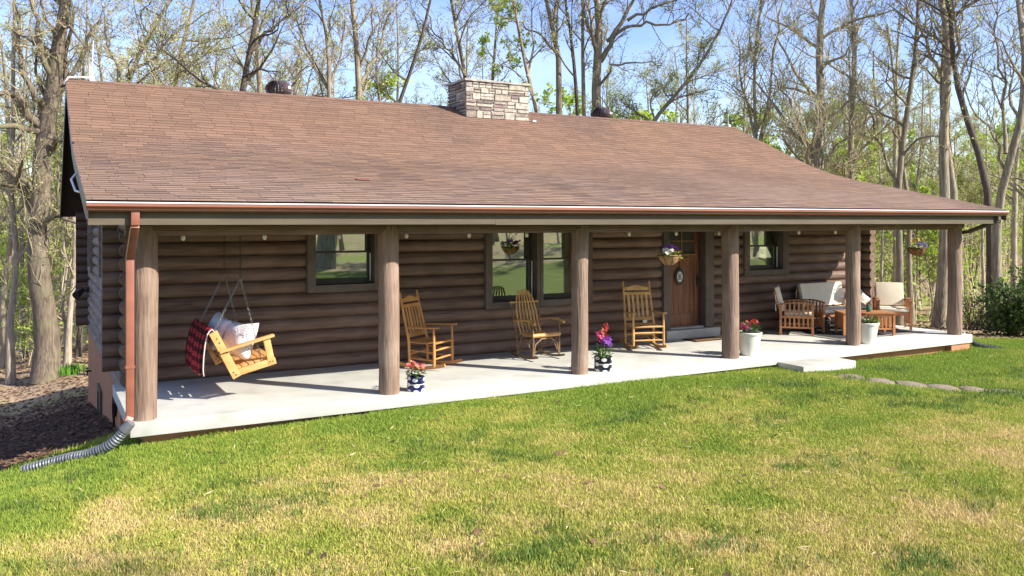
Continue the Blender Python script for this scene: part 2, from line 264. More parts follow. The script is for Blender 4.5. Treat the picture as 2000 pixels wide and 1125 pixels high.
# ------------------------------------------------------------------ mesh helpers
class MB:
    """collects shapes; build() links them as ONE mesh object"""
    def __init__(s): s.v = []; s.f = []; s.m = []; s.uv = {}; s.r = []; s.mi = 0; s.cr = 0.
    def add(s, vs, fs):
        o = len(s.v); s.v += [tuple(p) for p in vs]
        for f in fs: s.f.append([i + o for i in f]); s.m.append(s.mi); s.r.append(s.cr)
        return s
    def box(s, x0, x1, y0, y1, z0, z1, M=None):
        vs = [Vector(p) for p in ((x0, y0, z0), (x1, y0, z0), (x1, y1, z0), (x0, y1, z0), (x0, y0, z1), (x1, y0, z1), (x1, y1, z1), (x0, y1, z1))]
        if M: vs = [M @ p for p in vs]
        return s.add(vs, [(0, 3, 2, 1), (4, 5, 6, 7), (0, 1, 5, 4), (1, 2, 6, 5), (2, 3, 7, 6), (3, 0, 4, 7)])
    def bar(s, a, b, w, t, up=(0, 0, 1)):
        """rectangular bar from a to b; w = width across, t = thickness along 'up'"""
        a, b = Vector(a), Vector(b); d = (b - a); L = d.length; d.normalize(); u = Vector(up); x = d.cross(u)
        if x.length < 1e-4: x = d.cross(Vector((1, 0, 0)))
        x.normalize(); u = x.cross(d).normalized(); vs = []
        for p in (a, b):
            for i, j in ((-1, -1), (1, -1), (1, 1), (-1, 1)): vs.append(p + x * (i * w / 2) + u * (j * t / 2))
        return s.add(vs, [(0, 1, 2, 3), (7, 6, 5, 4), (0, 4, 5, 1), (1, 5, 6, 2), (2, 6, 7, 3), (3, 7, 4, 0)])
    def tube(s, pts, rad, n=8, caps=True, closed=False):
        pts = [Vector(p) for p in pts]; k = len(pts); rad = rad if isinstance(rad, (list, tuple)) else [rad] * k
        vs = []; ref = None
        for i, p in enumerate(pts):
            d = (pts[(i + 1) % k] - pts[i - 1]) if closed else (pts[min(i + 1, k - 1)] - pts[max(i - 1, 0)])
            d.normalize()
            if ref is None: ref = Vector((0, 0, 1)) if abs(d.z) < .9 else Vector((1, 0, 0))
            x = d.cross(ref); x = x.normalized() if x.length > 1e-5 else d.orthogonal().normalized()
            y = d.cross(x); ref = -y if False else x.cross(d)
            for j in range(n):
                a = 2 * math.pi * j / n; vs.append(p + (x * math.cos(a) + y * math.sin(a)) * rad[i])
        fs = []
        for i in range(k if closed else k - 1):
            i2 = (i + 1) % k
            for j in range(n): fs.append((i * n + j, i * n + (j + 1) % n, i2 * n + (j + 1) % n, i2 * n + j))
        if caps and not closed: fs += [tuple(range(n - 1, -1, -1)), tuple(range((k - 1) * n, k * n))]
        return s.add(vs, fs)
    def lathe(s, prof, n=24, c=(0, 0, 0), capb=True):
        vs = []; k = len(prof)
        for r, z in prof:
            for j in range(n):
                a = 2 * math.pi * j / n; vs.append((c[0] + r * math.cos(a), c[1] + r * math.sin(a), c[2] + z))
        fs = [(i * n + j, i * n + (j + 1) % n, (i + 1) * n + (j + 1) % n, (i + 1) * n + j) for i in range(k - 1) for j in range(n)]
        if capb: fs.append(tuple(range(n - 1, -1, -1)))
        return s.add(vs, fs)
    def prism(s, poly, a, t):
        """extrude polygon (list of 3-D points) by vector t"""
        k = len(poly); t = Vector(t); vs = [Vector(p) for p in poly] + [Vector(p) + t for p in poly]
        return s.add(vs, [tuple(range(k - 1, -1, -1)), tuple(range(k, 2 * k))] + [(i, (i + 1) % k, k + (i + 1) % k, k + i) for i in range(k)])
    def quad(s, c, d, u, w, h):
        c, d, u = Vector(c), Vector(d), Vector(u)
        return s.add([c - d * w, c + d * w, c + d * w * .6 + u * h, c - d * w * .6 + u * h], [(0, 1, 2, 3)])
    def build(s, name, mats, parent=None, smooth=False, bevel=0, kind=None, angle=40, loc=None):
        me = bpy.data.meshes.new(name); me.from_pydata(s.v, [], s.f)
        if not isinstance(mats, (list, tuple)): mats = [mats]
        for q in mats: me.materials.append(MATS[q])
        me.polygons.foreach_set('material_index', s.m)
        if any(s.r):
            a = me.attributes.new('rnd', 'FLOAT', 'FACE'); a.data.foreach_set('value', s.r)
        bm = bmesh.new(); bm.from_mesh(me)
        bmesh.ops.recalc_face_normals(bm, faces=bm.faces)
        if bevel: bmesh.ops.bevel(bm, geom=bm.edges[:], offset=bevel, segments=2, profile=.6, affect='EDGES', clamp_overlap=True)
        bm.to_mesh(me); bm.free()
        if smooth or bevel: me.shade_smooth(); me.set_sharp_from_angle(angle=R(angle))
        o = bpy.data.objects.new(name, me); COL.objects.link(o)
        if parent: o.parent = parent
        if kind: o['kind'] = kind
        if loc is not None: o.location = loc
        return o
def tag(o, label, cat, group=None, kind=None):
    o['label'] = label; o['category'] = cat
    if group: o['group'] = group
    if kind: o['kind'] = kind
    return o
def thing(name, label, cat, loc=(0, 0, 0), rz=0, group=None):
    o = bpy.data.objects.new(name, None); COL.objects.link(o); o.empty_display_size = .2
    o.location = loc; o.rotation_euler = (0, 0, rz); return tag(o, label, cat, group)
def copy_tree(o, parent=None):
    c = o.copy(); COL.objects.link(c); c.parent = parent
    for ch in list(o.children): copy_tree(ch, c)
    return c
def np_obj(name, V, F, mats, parent=None, smooth=True, rnd=None, midx=None, kind=None):
    me = bpy.data.meshes.new(name); F = np.asarray(F, np.int32); V = np.asarray(V, np.float32); k = F.shape[1]
    me.vertices.add(len(V)); me.vertices.foreach_set('co', V.ravel())
    me.loops.add(F.size); me.loops.foreach_set('vertex_index', F.ravel())
    me.polygons.add(len(F)); me.polygons.foreach_set('loop_start', np.arange(0, F.size, k, dtype=np.int32))
    for q in (mats if isinstance(mats, (list, tuple)) else [mats]): me.materials.append(MATS[q])
    if midx is not None: me.polygons.foreach_set('material_index', np.asarray(midx, np.int32))
    if rnd is not None:
        a = me.attributes.new('rnd', 'FLOAT', 'FACE'); a.data.foreach_set('value', np.asarray(rnd, np.float32))
    me.update(calc_edges=True)
    if smooth: me.shade_smooth()
    o = bpy.data.objects.new(name, me); COL.objects.link(o)
    if parent: o.parent = parent
    if kind: o['kind'] = kind
    return o

# ------------------------------------------------------------------ terrain
def sst(x, a, b): t = np.clip((x - a) / (b - a), 0, 1); return t * t * (3 - 2 * t)
def H(x, y):
    x = np.asarray(x, float); y = np.asarray(y, float)
    left = -.28 - .14 * np.clip(y, 0, 11) - .16 * np.clip(y - 11, 0, 5) - .24 * np.clip(-x - .1, 0, 1.6) * sst(y, -2, .6)
    right = -.305 - .055 * np.clip(y, 0, 30) - .055 * np.clip(x - 16, 0, 14)
    t = sst(x, 1.5, 13); back = left * (1 - t) + right * t
    front = -.185 - .10 * (1 - sst(x, -.5, 4)) - .12 * sst(x, 7.5, 13.5) - .24 * np.clip(-x - .1, 0, 1.6) * sst(y, -2, .6)
    s = sst(y, -.4, .8); z = front * (1 - s) + back * s
    r = np.hypot(x - 4, y + 2)
    z = z + np.where(y > -12, .085 * np.clip(r - 34, 0, 70) + .08 * np.clip(r - 60, 0, 60), 0) * sst(y, -12, 2)
    z = z + .07 * np.clip(-22 - y, 0, 40)
    far = sst(r, 22, 40); z = z + far * (.5 * np.sin(x * .13 + 1.3) * np.cos(y * .11) + .2 * np.sin(x * .41 + y * .37))
    return z + .012 * np.sin(x * 1.7 + y * .9) * np.cos(y * 1.3 - x * .4)
def grade(a, b, lo, hi, fine, coarse):
    out = []; v = a
    while v < b:
        out.append(v); d = max(lo - v, v - hi, 0); v += fine + (coarse - fine) * min(1, d / 50)
    return np.array(out + [b])
gx = grade(-170, 230, -3, 24, .28, 7); gy = grade(-130, 230, -7, 18, .28, 7)
X, Y = np.meshgrid(gx, gy); Z = H(X, Y); nx, ny = len(gx), len(gy)
idx = np.arange(nx * ny).reshape(ny, nx); F = np.stack([idx[:-1, :-1], idx[:-1, 1:], idx[1:, 1:], idx[1:, :-1]], -1).reshape(-1, 4)
ground = np_obj('ground', np.stack([X, Y, Z], -1).reshape(-1, 3), F, 'ground'); ground['kind'] = 'structure'
def lawn_mask(x, y):
    # front lawn; a tongue past the porch's right end; the strip left of the porch corner
    edge_y = np.where(x < 0, 1.25, np.where(x > 15, 3.2 - .55 * np.clip(x - 15.2, 0, 9), .6))
    return sst(edge_y - y, -.5, .5) * sst(y, -26, -22)
def mulch_mask(x, y): return sst(y, 1.0, 2.0) * sst(11.5 - y, 0, 2.5) * sst(.5 - x, 0, .5) * .95
for nm, fn in (('lawn', lawn_mask), ('mulch', mulch_mask)):
    a = ground.data.attributes.new(nm, 'FLOAT', 'POINT'); a.data.foreach_set('value', fn(X, Y).ravel().astype(np.float32))

# ------------------------------------------------------------------ the log cabin
cabin = thing('log_cabin', 'long brown log cabin with red-brown shingle roof, stone chimney and deep front porch', 'house')
EY, EZ, KY, KZ, RY, RZ = -.79, 2.47, 3.50, 3.355, 6.65, 4.79     # eave, kink, ridge
XL, XR = -.58, 15.36; BY = 11.75; BZ = RZ - .457 * (BY - RY)
WY = 2.38; S = 2.99; PR = .135; HB = 2.085; CO = .195
rp = [(EY, EZ), (2.75, 3.205), (3.4, 3.375), (4.15, 3.655), (RY, RZ), (BY, BZ)]
def roof_z(y): return float(np.interp(y, [p[0] for p in rp], [p[1] for p in rp]))
# porch slab on a brick foundation
MB().box(-.135, 15.25, -.18, WY + .05, -.165, 0).build('porch_floor', 'concrete', cabin, bevel=.012)
MB().box(.02, 15.08, -.02, 2.3, -1.2, -.167).box(.0, 15.1, 2.32, 10.95, -3.4, -.11).build('foundation', 'brick', cabin)
MB().box(14.62, 15.2, -.15, -.021, -.8, -.168).build('foundation', 'brick', cabin)
MB().box(-.05, .0 - .002, 2.25, 10.9, -3.4, -.112).build('foundation', 'brick', cabin)
# logs
def log(a, b, r, axis, mname, seg=1.1, n=12, capm='log_end', name='log', oval=1.0):
    """slightly crooked log from a to b"""
    a, b = Vector(a), Vector(b); L = (b - a).length; k = max(2, int(L / seg) + 1); mb = MB(); pts = []; rad = []
    d = (b - a).normalized(); u = Vector((0, 0, 1)) if axis != 'z' else Vector((1, 0, 0)); x = d.cross(u).normalized(); u = x.cross(d)
    vs = []
    for i in range(k):
        p = a + (b - a) * (i / (k - 1)); rr = r * random.uniform(.972, 1.028)
        if 0 < i < k - 1: p = p + x * random.uniform(-.006, .006) + u * random.uniform(-.004, .004)
        for j in range(n):
            t = 2 * math.pi * j / n; vs.append(p + (x * math.cos(t) + u * math.sin(t) * oval) * rr * random.uniform(.99, 1.01))
    fs = [(i * n + j, i * n + (j + 1) % n, (i + 1) * n + (j + 1) % n, (i + 1) * n + j) for i in range(k - 1) for j in range(n)]
    mb.add(vs, fs); mb.mi = 1; o = len(vs); mb.f += [list(range(n - 1, -1, -1)), list(range((k - 1) * n, k * n))]; mb.m += [1, 1]; mb.r += [0, 0]
    return mb.build(name, [mname, capm], cabin, smooth=True, angle=50)
OPEN = [(2.51, 3.78, 1.17, 2.4), (5.57, 7.75, .78, 2.4), (9.40, 10.66, 0, 2.4), (11.48, 12.74, 1.17, 2.4)]
for k in range(15):
    zc = CO * (k + .5); cuts = [(-.27 if True else 0, 15.36)]
    for x0, x1, z0, z1 in OPEN:
        if z0 - .03 < zc < z1:
            nc = []
            for a, b in cuts: nc += [(a, x0 + .02), (x1 - .02, b)] if a < x0 and b > x1 else [(a, b)]
            cuts = nc
    for a, b in cuts:
        if k == 0: a = max(a, .1)
        log((a, WY + random.uniform(-.006, .006), zc), (b, WY + random.uniform(-.006, .006), zc), .104, 'x', 'log_x')
GX = .03
for k in range(-1, 13):     # left gable: log ends poke forward past the front wall
    zc = CO * k + .098
    y0, y1 = 2.10, 11.2; segs = [(y0, y1)]
    if 1.2 < zc < 2.35: segs = [(y0, 5.05), (6.0, 8.75), (9.75, y1)]
    if k == -1: segs = [(2.45, 10.75)]
    for a, b in segs: log((GX, a, zc), (GX, b, zc), .104, 'y', 'log_y', name='log', seg=1.4)
for k in range(0, 13): log((15.2, 2.10, CO * k + .098), (15.2, 11.2, CO * k + .098), .104, 'y', 'log_y', seg=3)
for k in range(0, 13): log((-.30, 10.85, CO * k + .02), (15.4, 10.85, CO * k + .02), .104, 'x', 'log_x', seg=3)
# wall cores (behind the logs) with true openings
def core(openings, x0, x1, y0, y1, z0, z1):
    mb = MB(); xs = sorted({x0, x1, *[q for o in openings for q in o[:2]]})
    for a, b in zip(xs[:-1], xs[1:]):
        hit = [o for o in openings if o[0] <= a and o[1] >= b]
        if not hit: mb.box(a, b, y0, y1, z0, z1)
        else:
            o = hit[0]
            if o[2] > z0 + .01: mb.box(a, b, y0, y1, z0, o[2])
            mb.box(a, b, y0, y1, o[3], z1)
    return mb
WIN = [(2.66, 3.60, 1.28, 2.24, 1.76), (5.70, 6.58, .88, 2.27, 1.57), (6.71, 7.60, .88, 2.27, 1.57), (11.62, 12.56, 1.26, 2.22, 1.73)]
DO = (9.56, 10.44, .17, 2.28)
core([w[:4] for w in WIN] + [(DO[0], DO[1], 0, DO[3])], .06, 15.14, WY + .01, WY + .19, 0, 3.05).build('wall_core', 'soffit', cabin)
MB().box(.06, .18, WY + .2, 10.8, -.1, 2.6).box(15.04, 15.13, WY + .2, 10.8, -.1, 2.6).box(.2, 15, 10.68, 10.78, -.1, 2.6).build('wall_core', 'interior', cabin)
MB().box(.2, 15.0, WY + .2, 10.6, .02, .1).build('interior_floor', 'interior_floor', cabin)
MB().box(.2, 15.0, WY + .2, 10.6, 2.5, 2.56).build('interior_ceiling', 'interior', cabin)
MB().box(.2, 15.0, 6.2, 6.3, .1, 2.5).build('interior_wall', 'interior', cabin)
# gable ends: lapped boards under the rakes
for gxx, sg in ((-.02, -1), (15.25, 1)):
    z = 2.3
    while z < 4.6:
        ys = [y for y in np.linspace(WY, 10.85, 200) if roof_z(y) - .12 > z + .15]
        if len(ys) > 2: MB().box(gxx - .02, gxx + .02, ys[0], ys[-1], z, z + .16, Matrix.Translation((0, 0, 0))).build('gable_board', 'soffit', cabin)
        z += .15
# windows
def window(x0, x1, z0, z1, zm, tl=.13, tr=.15, bh=.115, first=True):
    mb = MB(); yf = WY - .155
    mb.box(x0 - tl, x0, yf, WY + .02, z0 - bh, z1 + .12); mb.box(x1, x1 + tr, yf, WY + .02, z0 - bh, z1 + .12)
    mb.box(x0 + .001, x1 - .001, yf - .004, WY + .02, z0 - bh, z0 - .002); mb.box(x0 + .001, x1 - .001, yf, WY + .02, z1 + .002, z1 + .12)
    w = mb.build('window', 'trim_brown', cabin, bevel=.006)
    MB().box(x0 - .06, x1 + .06, yf - .012, yf - .0045, z0 - .03, z0 - .005).build('sill', 'trim_brown', w)
    f = MB(); ya = WY + .03
    for a, b, c, d, y in ((x0, x1, zm, z1, ya + .04), (x0, x1, z0, zm + .03, ya)):
        f.box(a + .002, a + .045, y, y + .035, c + .002, d - .002); f.box(b - .045, b - .002, y, y + .035, c + .002, d - .002)
        f.box(a + .046, b - .046, y, y + .034, c + .002, c + (.03 if c == zm else .085)); f.box(a + .046, b - .046, y, y + .034, d - .03, d - .002)
    f.build('sash', 'sash_dark', w)
    MB().box(x0 + .046, x1 - .046, ya + .055, ya + .059, zm + .031, z1 - .031).build('pane', 'glass', w)
    MB().box(x0 + .046, x1 - .046, ya + .015, ya + .019, z0 + .086, zm - .001).build('pane', 'glass', w)
    MB().box(x1 - .028, x1 - .014, WY - .01, WY + .012, z0 + .03, zm - .01).build('sash_track', 'white_metal', w)
    return w
window(*WIN[0]); window(*WIN[1], tr=.06); window(*WIN[2], tl=.064, tr=.15); window(*WIN[3], tl=.14, tr=.18)
for (a, b, z0, z1) in ((5.05, 6.0, 1.2, 2.38), (8.75, 9.75, 1.2, 2.38)):
    mb = MB(); mb.box(-.115, .05, a, a + .09, z0, z1); mb.box(-.115, .05, b - .09, b, z0, z1); mb.box(-.113, .05, a + .091, b - .091, z0, z0 + .1); mb.box(-.113, .05, a + .091, b - .091, z1 - .08, z1)
    w = mb.build('window', 'log_y', cabin); MB().box(-.04, -.035, a + .09, b - .09, z0 + .1, z1 - .08).build('pane', 'glass', w)
    MB().box(-.06, -.03, a + .091, b - .091, (z0 + z1) / 2 - .02, (z0 + z1) / 2 + .02).build('sash', 'sash_dark', w)
# front door
mb = MB(); yf = WY - .15
mb.box(DO[0] - .165, DO[0] - .002, yf, WY + .02, .172, 2.4); mb.box(DO[1] + .002, DO[1] + .215, yf, WY + .02, .172, 2.4); mb.box(DO[0], DO[1], yf, WY + .02, DO[3] + .003, 2.4)
door = mb.build('door', 'trim_brown', cabin, bevel=.006)
dy = WY + .045; dx0, dx1 = DO[0] + .01, DO[1] - .01
lf = MB(); lf.box(dx0, dx0 + .11, dy, dy + .045, .2, 2.25); lf.box(dx1 - .11, dx1, dy, dy + .045, .2, 2.25)
for a, b in ((.2, .44), (1.46, 1.60), (2.13, 2.25)): lf.box(dx0 + .111, dx1 - .111, dy + .001, dy + .044, a, b)
lf.build('door_frame', 'door_wood', door, bevel=.004)
pw = (dx1 - dx0 - .222) / 5
for i in range(5): MB().box(dx0 + .112 + pw * i, dx0 + .112 + pw * (i + 1) - .006, dy + .014, dy + .035, .441, 1.459).build('plank', 'door_wood', door)
cx = (dx0 + dx1) / 2
MB().box(cx - .012, cx + .012, dy + .006, dy + .035, 1.601, 2.129).box(dx0 + .112, cx - .0125, dy + .006, dy + .035, 1.855, 1.878).box(cx + .0125, dx1 - .112, dy + .006, dy + .035, 1.855, 1.878).build('muntin', 'door_shelf', door)
for a, b in ((dx0 + .112, cx - .013), (cx + .013, dx1 - .112)):
    for c, d in ((1.602, 1.854), (1.879, 2.128)): MB().box(a, b, dy + .02, dy + .024, c, d).build('pane', 'sash_dark', door)
sh = MB().box(dx0 + .06, dx1 - .06, dy - .035, dy - .002, 1.585, 1.615)
for i in range(5): sh.box(dx0 + .17 + i * .12, dx0 + .21 + i * .12, dy - .025, dy - .002, 1.535, 1.584)
sh.build('dentil_shelf', 'door_shelf', door)
MB().tube([(dx1 - .055, dy - .001, 1.1), (dx1 - .055, dy - .05, 1.1)], [.014, .026], 10).box(dx1 - .075, dx1 - .035, dy - .006, dy - .001, .98, 1.2).build('handle', 'black_metal', door, smooth=True)
MB().box(DO[0], DO[1], WY - .1, dy + .1, .145, .199).build('sill', 'threshold', door)
MB().box(9.38, 10.72, 2.12, WY - .101, .001, .17).build('door_step', 'threshold', cabin, bevel=.008)
# posts and beam
POSTS = [0.02, 2.99, 5.98, 8.97, 11.96, 14.95]
for i, x in enumerate(POSTS):
    r = PR * (1.06, 1, .95, 1.03, .95, 1.0)[i]
    log((x, .0, 0.001), (x + random.uniform(-.015, .015), 0, 2.2), r, 'z', 'post', .28, 16, 'post', 'porch_post')
cuts = [POSTS[0] - .2, 2.99, 8.97, 15.1]
for a, b in zip(cuts[:-1], cuts[1:]): log((a + .004, .0, HB + .125), (b - .004, 0, HB + .125), .125, 'x', 'log_x', 1.0, 14, 'log_end', 'porch_beam')
log((14.98, .13, HB + .12), (14.98, 2.3, HB + .12), .115, 'y', 'log_x', 1.0, 12, 'log_end', 'porch_beam')
log((.0, .13, HB + .12), (.0, 2.08, HB + .12), .1, 'y', 'log_x', 1.0, 12, 'log_end', 'porch_beam')
# roof deck, fascia, soffit, rake boards
rf = MB()
T = .10
for (y0, z0), (y1, z1) in zip(rp[:-1], rp[1:]):
    rf.add([(XL, y0, z0 - .012), (XR, y0, z0 - .012), (XR, y1, z1 - .012), (XL, y1, z1 - .012), (XL, y0, z0 - T), (XR, y0, z0 - T), (XR, y1, z1 - T), (XL, y1, z1 - T)],
           [(0, 1, 2, 3), (7, 6, 5, 4), (0, 4, 5, 1), (1, 5, 6, 2), (2, 6, 7, 3), (3, 7, 4, 0)])
roof = rf.build('roof', 'underlay', cabin)
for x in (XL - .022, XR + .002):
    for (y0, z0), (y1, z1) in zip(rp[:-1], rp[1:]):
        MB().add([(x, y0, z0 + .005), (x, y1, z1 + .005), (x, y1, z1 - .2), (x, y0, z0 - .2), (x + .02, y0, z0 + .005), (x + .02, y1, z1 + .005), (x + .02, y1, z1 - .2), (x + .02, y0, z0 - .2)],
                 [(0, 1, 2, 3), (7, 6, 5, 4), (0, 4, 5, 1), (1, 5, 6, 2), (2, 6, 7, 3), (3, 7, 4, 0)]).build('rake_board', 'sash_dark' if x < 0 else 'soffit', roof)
MB().box(XL + .0, 4.2, EY + .10, EY + .125, EZ - .255, EZ - .105).build('fascia', 'fascia', roof)
MB().box(4.203, XR, EY + .10, EY + .125, EZ - .262, EZ - .105).build('fascia', 'fascia', roof)
MB().box(XL + .01, XR - .01, EY + .126, -.14, EZ - .235, EZ - .215).build('soffit', 'soffit', roof)
MB().box(.1, 15.0, .14, WY - .14, 2.38, 2.41).build('soffit', 'soffit', roof)
# gutter: copper-brown K profile with a white drip edge above
gp = [(EY + .098, EZ - .02), (EY + .098, EZ - .115), (EY + .02, EZ - .115), (EY - .02, EZ - .07), (EY - .035, EZ - .06), (EY - .035, EZ - .03), (EY - .024, EZ - .03), (EY - .024, EZ - .052), (EY - .01, EZ - .064), (EY + .028, EZ - .105), (EY + .086, EZ - .105), (EY + .086, EZ - .02)]
MB().prism([(XL - .02, y, z) for y, z in gp], 0, (XR - XL + .05, 0, 0)).build('gutter', 'copper', roof)
MB().box(XL - .021, XR + .031, EY - .041, EY - .0355, EZ - .028, EZ - .014).box(XL - .02, XR + .03, EY - .0355, EY + .03, EZ - .018, EZ - .0145).build('drip_edge', 'white_metal', roof)
def rtube(pts, w, d, name, mname, par):
    mb = MB()
    for a, b in zip(pts[:-1], pts[1:]): mb.bar(a, b, w, d, (0, 1, 0))
    return mb.build(name, mname, par, bevel=.01)
ds = rtube([(-.135, EY + .06, EZ - .1), (-.135, EY + .06, EZ - .26), (-.14, -.21, EZ - .62), (-.14, -.21, .08), (-.17, -.24, .02)], .085, .065, 'downspout', 'copper', cabin)
MB().box(-.19, -.09, -.25, -.14, .62, .65).build('bracket', 'copper', ds)
rtube([(15.2, EY + .06, EZ - .1), (15.2, EY + .06, EZ - .2), (15.16, -.16, EZ - .42), (15.16, .12, EZ - .46)], .085, .065, 'downspout', 'trim_brown', cabin)
rtube([(15.19, .17, EZ - .42), (15.19, .17, .05), (15.22, .1, .02)], .08, .065, 'downspout', 'trim_brown', cabin)
# shingles: every tab its own wedge; the 300 nearest the camera single, the rest one part
def tab_geom(w, e):
    """one tab in slope space: x along the eave, y up the slope, z off the deck"""
    v = [(0, -.012, .013), (w, -.012, .013), (w, e * 1.25, .002), (0, e * 1.25, .002), (0, -.012, .0065), (w, -.012, .0065)]
    return np.array(v), [(0, 1, 2, 3), (0, 4, 5, 1), (0, 3, 4, 4), (1, 5, 2, 2)]
tabs = []
for (y0, z0), (y1, z1) in zip(rp[:4], rp[1:5]):
    L = math.hypot(y1 - y0, z1 - z0); nC = int(round(L / .138)); e = L / nC; ca, sa = (y1 - y0) / L, (z1 - z0) / L
    for k in range(nC):
        x = XL - random.uniform(0, .3); row = 0
        while x < XR:
            w = random.choice((.3, .32, .33)); a, b = max(x, XL - .025), min(x + w - .0045, XR + .025)
            if b - a > .03: tabs.append((a, b, y0 + ca * e * k, z0 + sa * e * k, ca, sa, e, random.random(), random.uniform(-.004, .004)))
            x += w
tabs.sort(key=lambda t: (t[0] + 1.03) ** 2 + (t[2] + 10.5) ** 2 + (t[3] - 2.25) ** 2)
full = [t for t in tabs if abs((t[1] - t[0]) - .3155) < .002][:300]; fs_ = set(map(id, full))
tv, tf = tab_geom(.3155, .138)
me = None
for t in full:
    if me is None:
        mb = MB(); mb.add(tv, [tf[0]]); mb.mi = 1; mb.add(tv, [tf[1]]); mb.mi = 0; mb.add(tv[[0, 3, 4]], [(0, 1, 2)]); mb.add(tv[[1, 5, 2]], [(0, 1, 2)])
        o = mb.build('shingle', ['shingle', 'shingle_edge'], roof); me = o.data
    else: o = bpy.data.objects.new('shingle', me); COL.objects.link(o); o.parent = roof
    o.matrix_local = Matrix.Translation((t[0], t[2], t[3] + t[8] * .3)) @ Matrix.Rotation(math.atan2(t[5], t[4]), 4, 'X')
Vs = []; Fs = []; Mi = []; Rn = []
for t in tabs:
    if id(t) in fs_: continue
    v, f = tab_geom(t[1] - t[0], t[6]); o = len(Vs) * 6
    w = np.empty_like(v); w[:, 0] = v[:, 0] + t[0]; w[:, 1] = t[2] + v[:, 1] * t[4] - v[:, 2] * t[5]; w[:, 2] = t[3] + t[8] * .3 + v[:, 1] * t[5] + v[:, 2] * t[4]
    Vs.append(w); Fs += [(o, o + 1, o + 2, o + 3), (o, o + 4, o + 5, o + 1)]; Mi += [0, 1]; Rn += [t[7], t[7]]
np_obj('shingle', np.concatenate(Vs), Fs, ['shingle', 'shingle_edge'], roof, smooth=False, rnd=Rn, midx=Mi, kind='stuff')
cap = MB()
x = XL - .02
while x < XR:
    cap.cr = random.random(); cap.add([(x, RY - .12, RZ - .035), (x + .3, RY - .12, RZ - .04), (x + .3, RY, RZ + .02), (x, RY, RZ + .026), (x + .3, RY + .12, RZ - .04), (x, RY + .12, RZ - .035)], [(0, 1, 2, 3), (3, 2, 4, 5)]); x += .26
cap.build('ridge_cap', 'shingle', roof)
mb = MB(); L = math.hypot(BY - RY, RZ - BZ); k = 0
while k * .138 < L - .1:
    y = BY - (BY - RY) * (k * .138 / L); z = BZ + (RZ - BZ) * (k * .138 / L); mb.cr = random.random()
    mb.add([(XL - .02, y, z + .019), (XR + .02, y, z + .019), (XR + .02, y - .15, z + .071), (XL - .02, y - .15, z + .071)], [(0, 1, 2, 3)]); k += 1
mb.build('rear_shingle_course', 'shingle', roof, kind='stuff')
MB().add([(2.85, .86, roof_z(.86) + .024), (3.05, .84, roof_z(.84) + .024), (3.07, .98, roof_z(.98) + .024), (2.87, 1.0, roof_z(1.0) + .024)], [(0, 1, 2, 3)]).build('patch', 'copper', roof)
# turbine vents, rods, flashing scrap
def turbine(x, y):
    t = MB(); z = roof_z(y); r = .24
    t.lathe([(.12, -.12), (.12, .06), (.2, .08)], 20, (x, y, z)); b = t.build('roof_vent', 'vent_metal', roof, smooth=True)
    f = MB()
    for j in range(22):
        a = 2 * math.pi * j / 22; pts = []
        for q in range(7):
            th = -.75 + q * (2.15 / 6); aa = a + .12 * q / 6; pts.append((x + r * math.cos(th) * math.cos(aa), y + r * math.cos(th) * math.sin(aa), z + .24 + .17 * math.sin(th)))
        for p, q in zip(pts[:-1], pts[1:]):
            p, q = Vector(p), Vector(q); tg = Vector((-math.sin(a), math.cos(a), 0)) * .024; up = Vector((math.cos(a), math.sin(a), 0)) * .03
            f.add([p - tg, p + tg + up, q + tg + up, q - tg], [(0, 1, 2, 3)])
    f.lathe([(.001, .40), (.1, .39), (.1, .36)], 16, (x, y, z), False); f.build('vane', 'vent_metal', b)
turbine(3.23, 6.85); turbine(11.23, 6.9)
rod = MB(); rod.box(-.22, -.14, RY - .06, RY + .05, RZ + .0, RZ + .09).tube([(-.18, RY, RZ + .09), (-.18, RY, RZ + .16)], [.035, .02], 8).tube([(-.18, RY, RZ + .16), (-.16, RY, RZ + .75)], .008, 5)
rod.tube([(-.18, RY - .03, RZ + .06), (-.4, RY - .06, RZ + .06), (-.57, RY - .08, RZ + .03), (-.63, RY - .1, RZ - .1)], .016, 6).build('lightning_rod', 'white_metal', roof, smooth=True)
MB().box(15.18, 15.25, RY - .05, RY + .03, RZ + .01, RZ + .07).tube([(15.2, RY, RZ + .06), (15.2, RY, RZ + .35)], .007, 5).build('lightning_rod', 'white_metal', roof)
MB().tube([(-.61, 1.55, 2.86), (-.67, 1.5, 2.78), (-.64, .95, 2.62), (-.6, .8, 2.6)], .014, 6).build('cable_loop', 'white_metal', roof, smooth=True)
MB().box(8.68, 8.76, 5.93, 6.0, roof_z(5.95) + .02, roof_z(5.95) + .06).build('flashing_scrap', 'white_metal', roof)
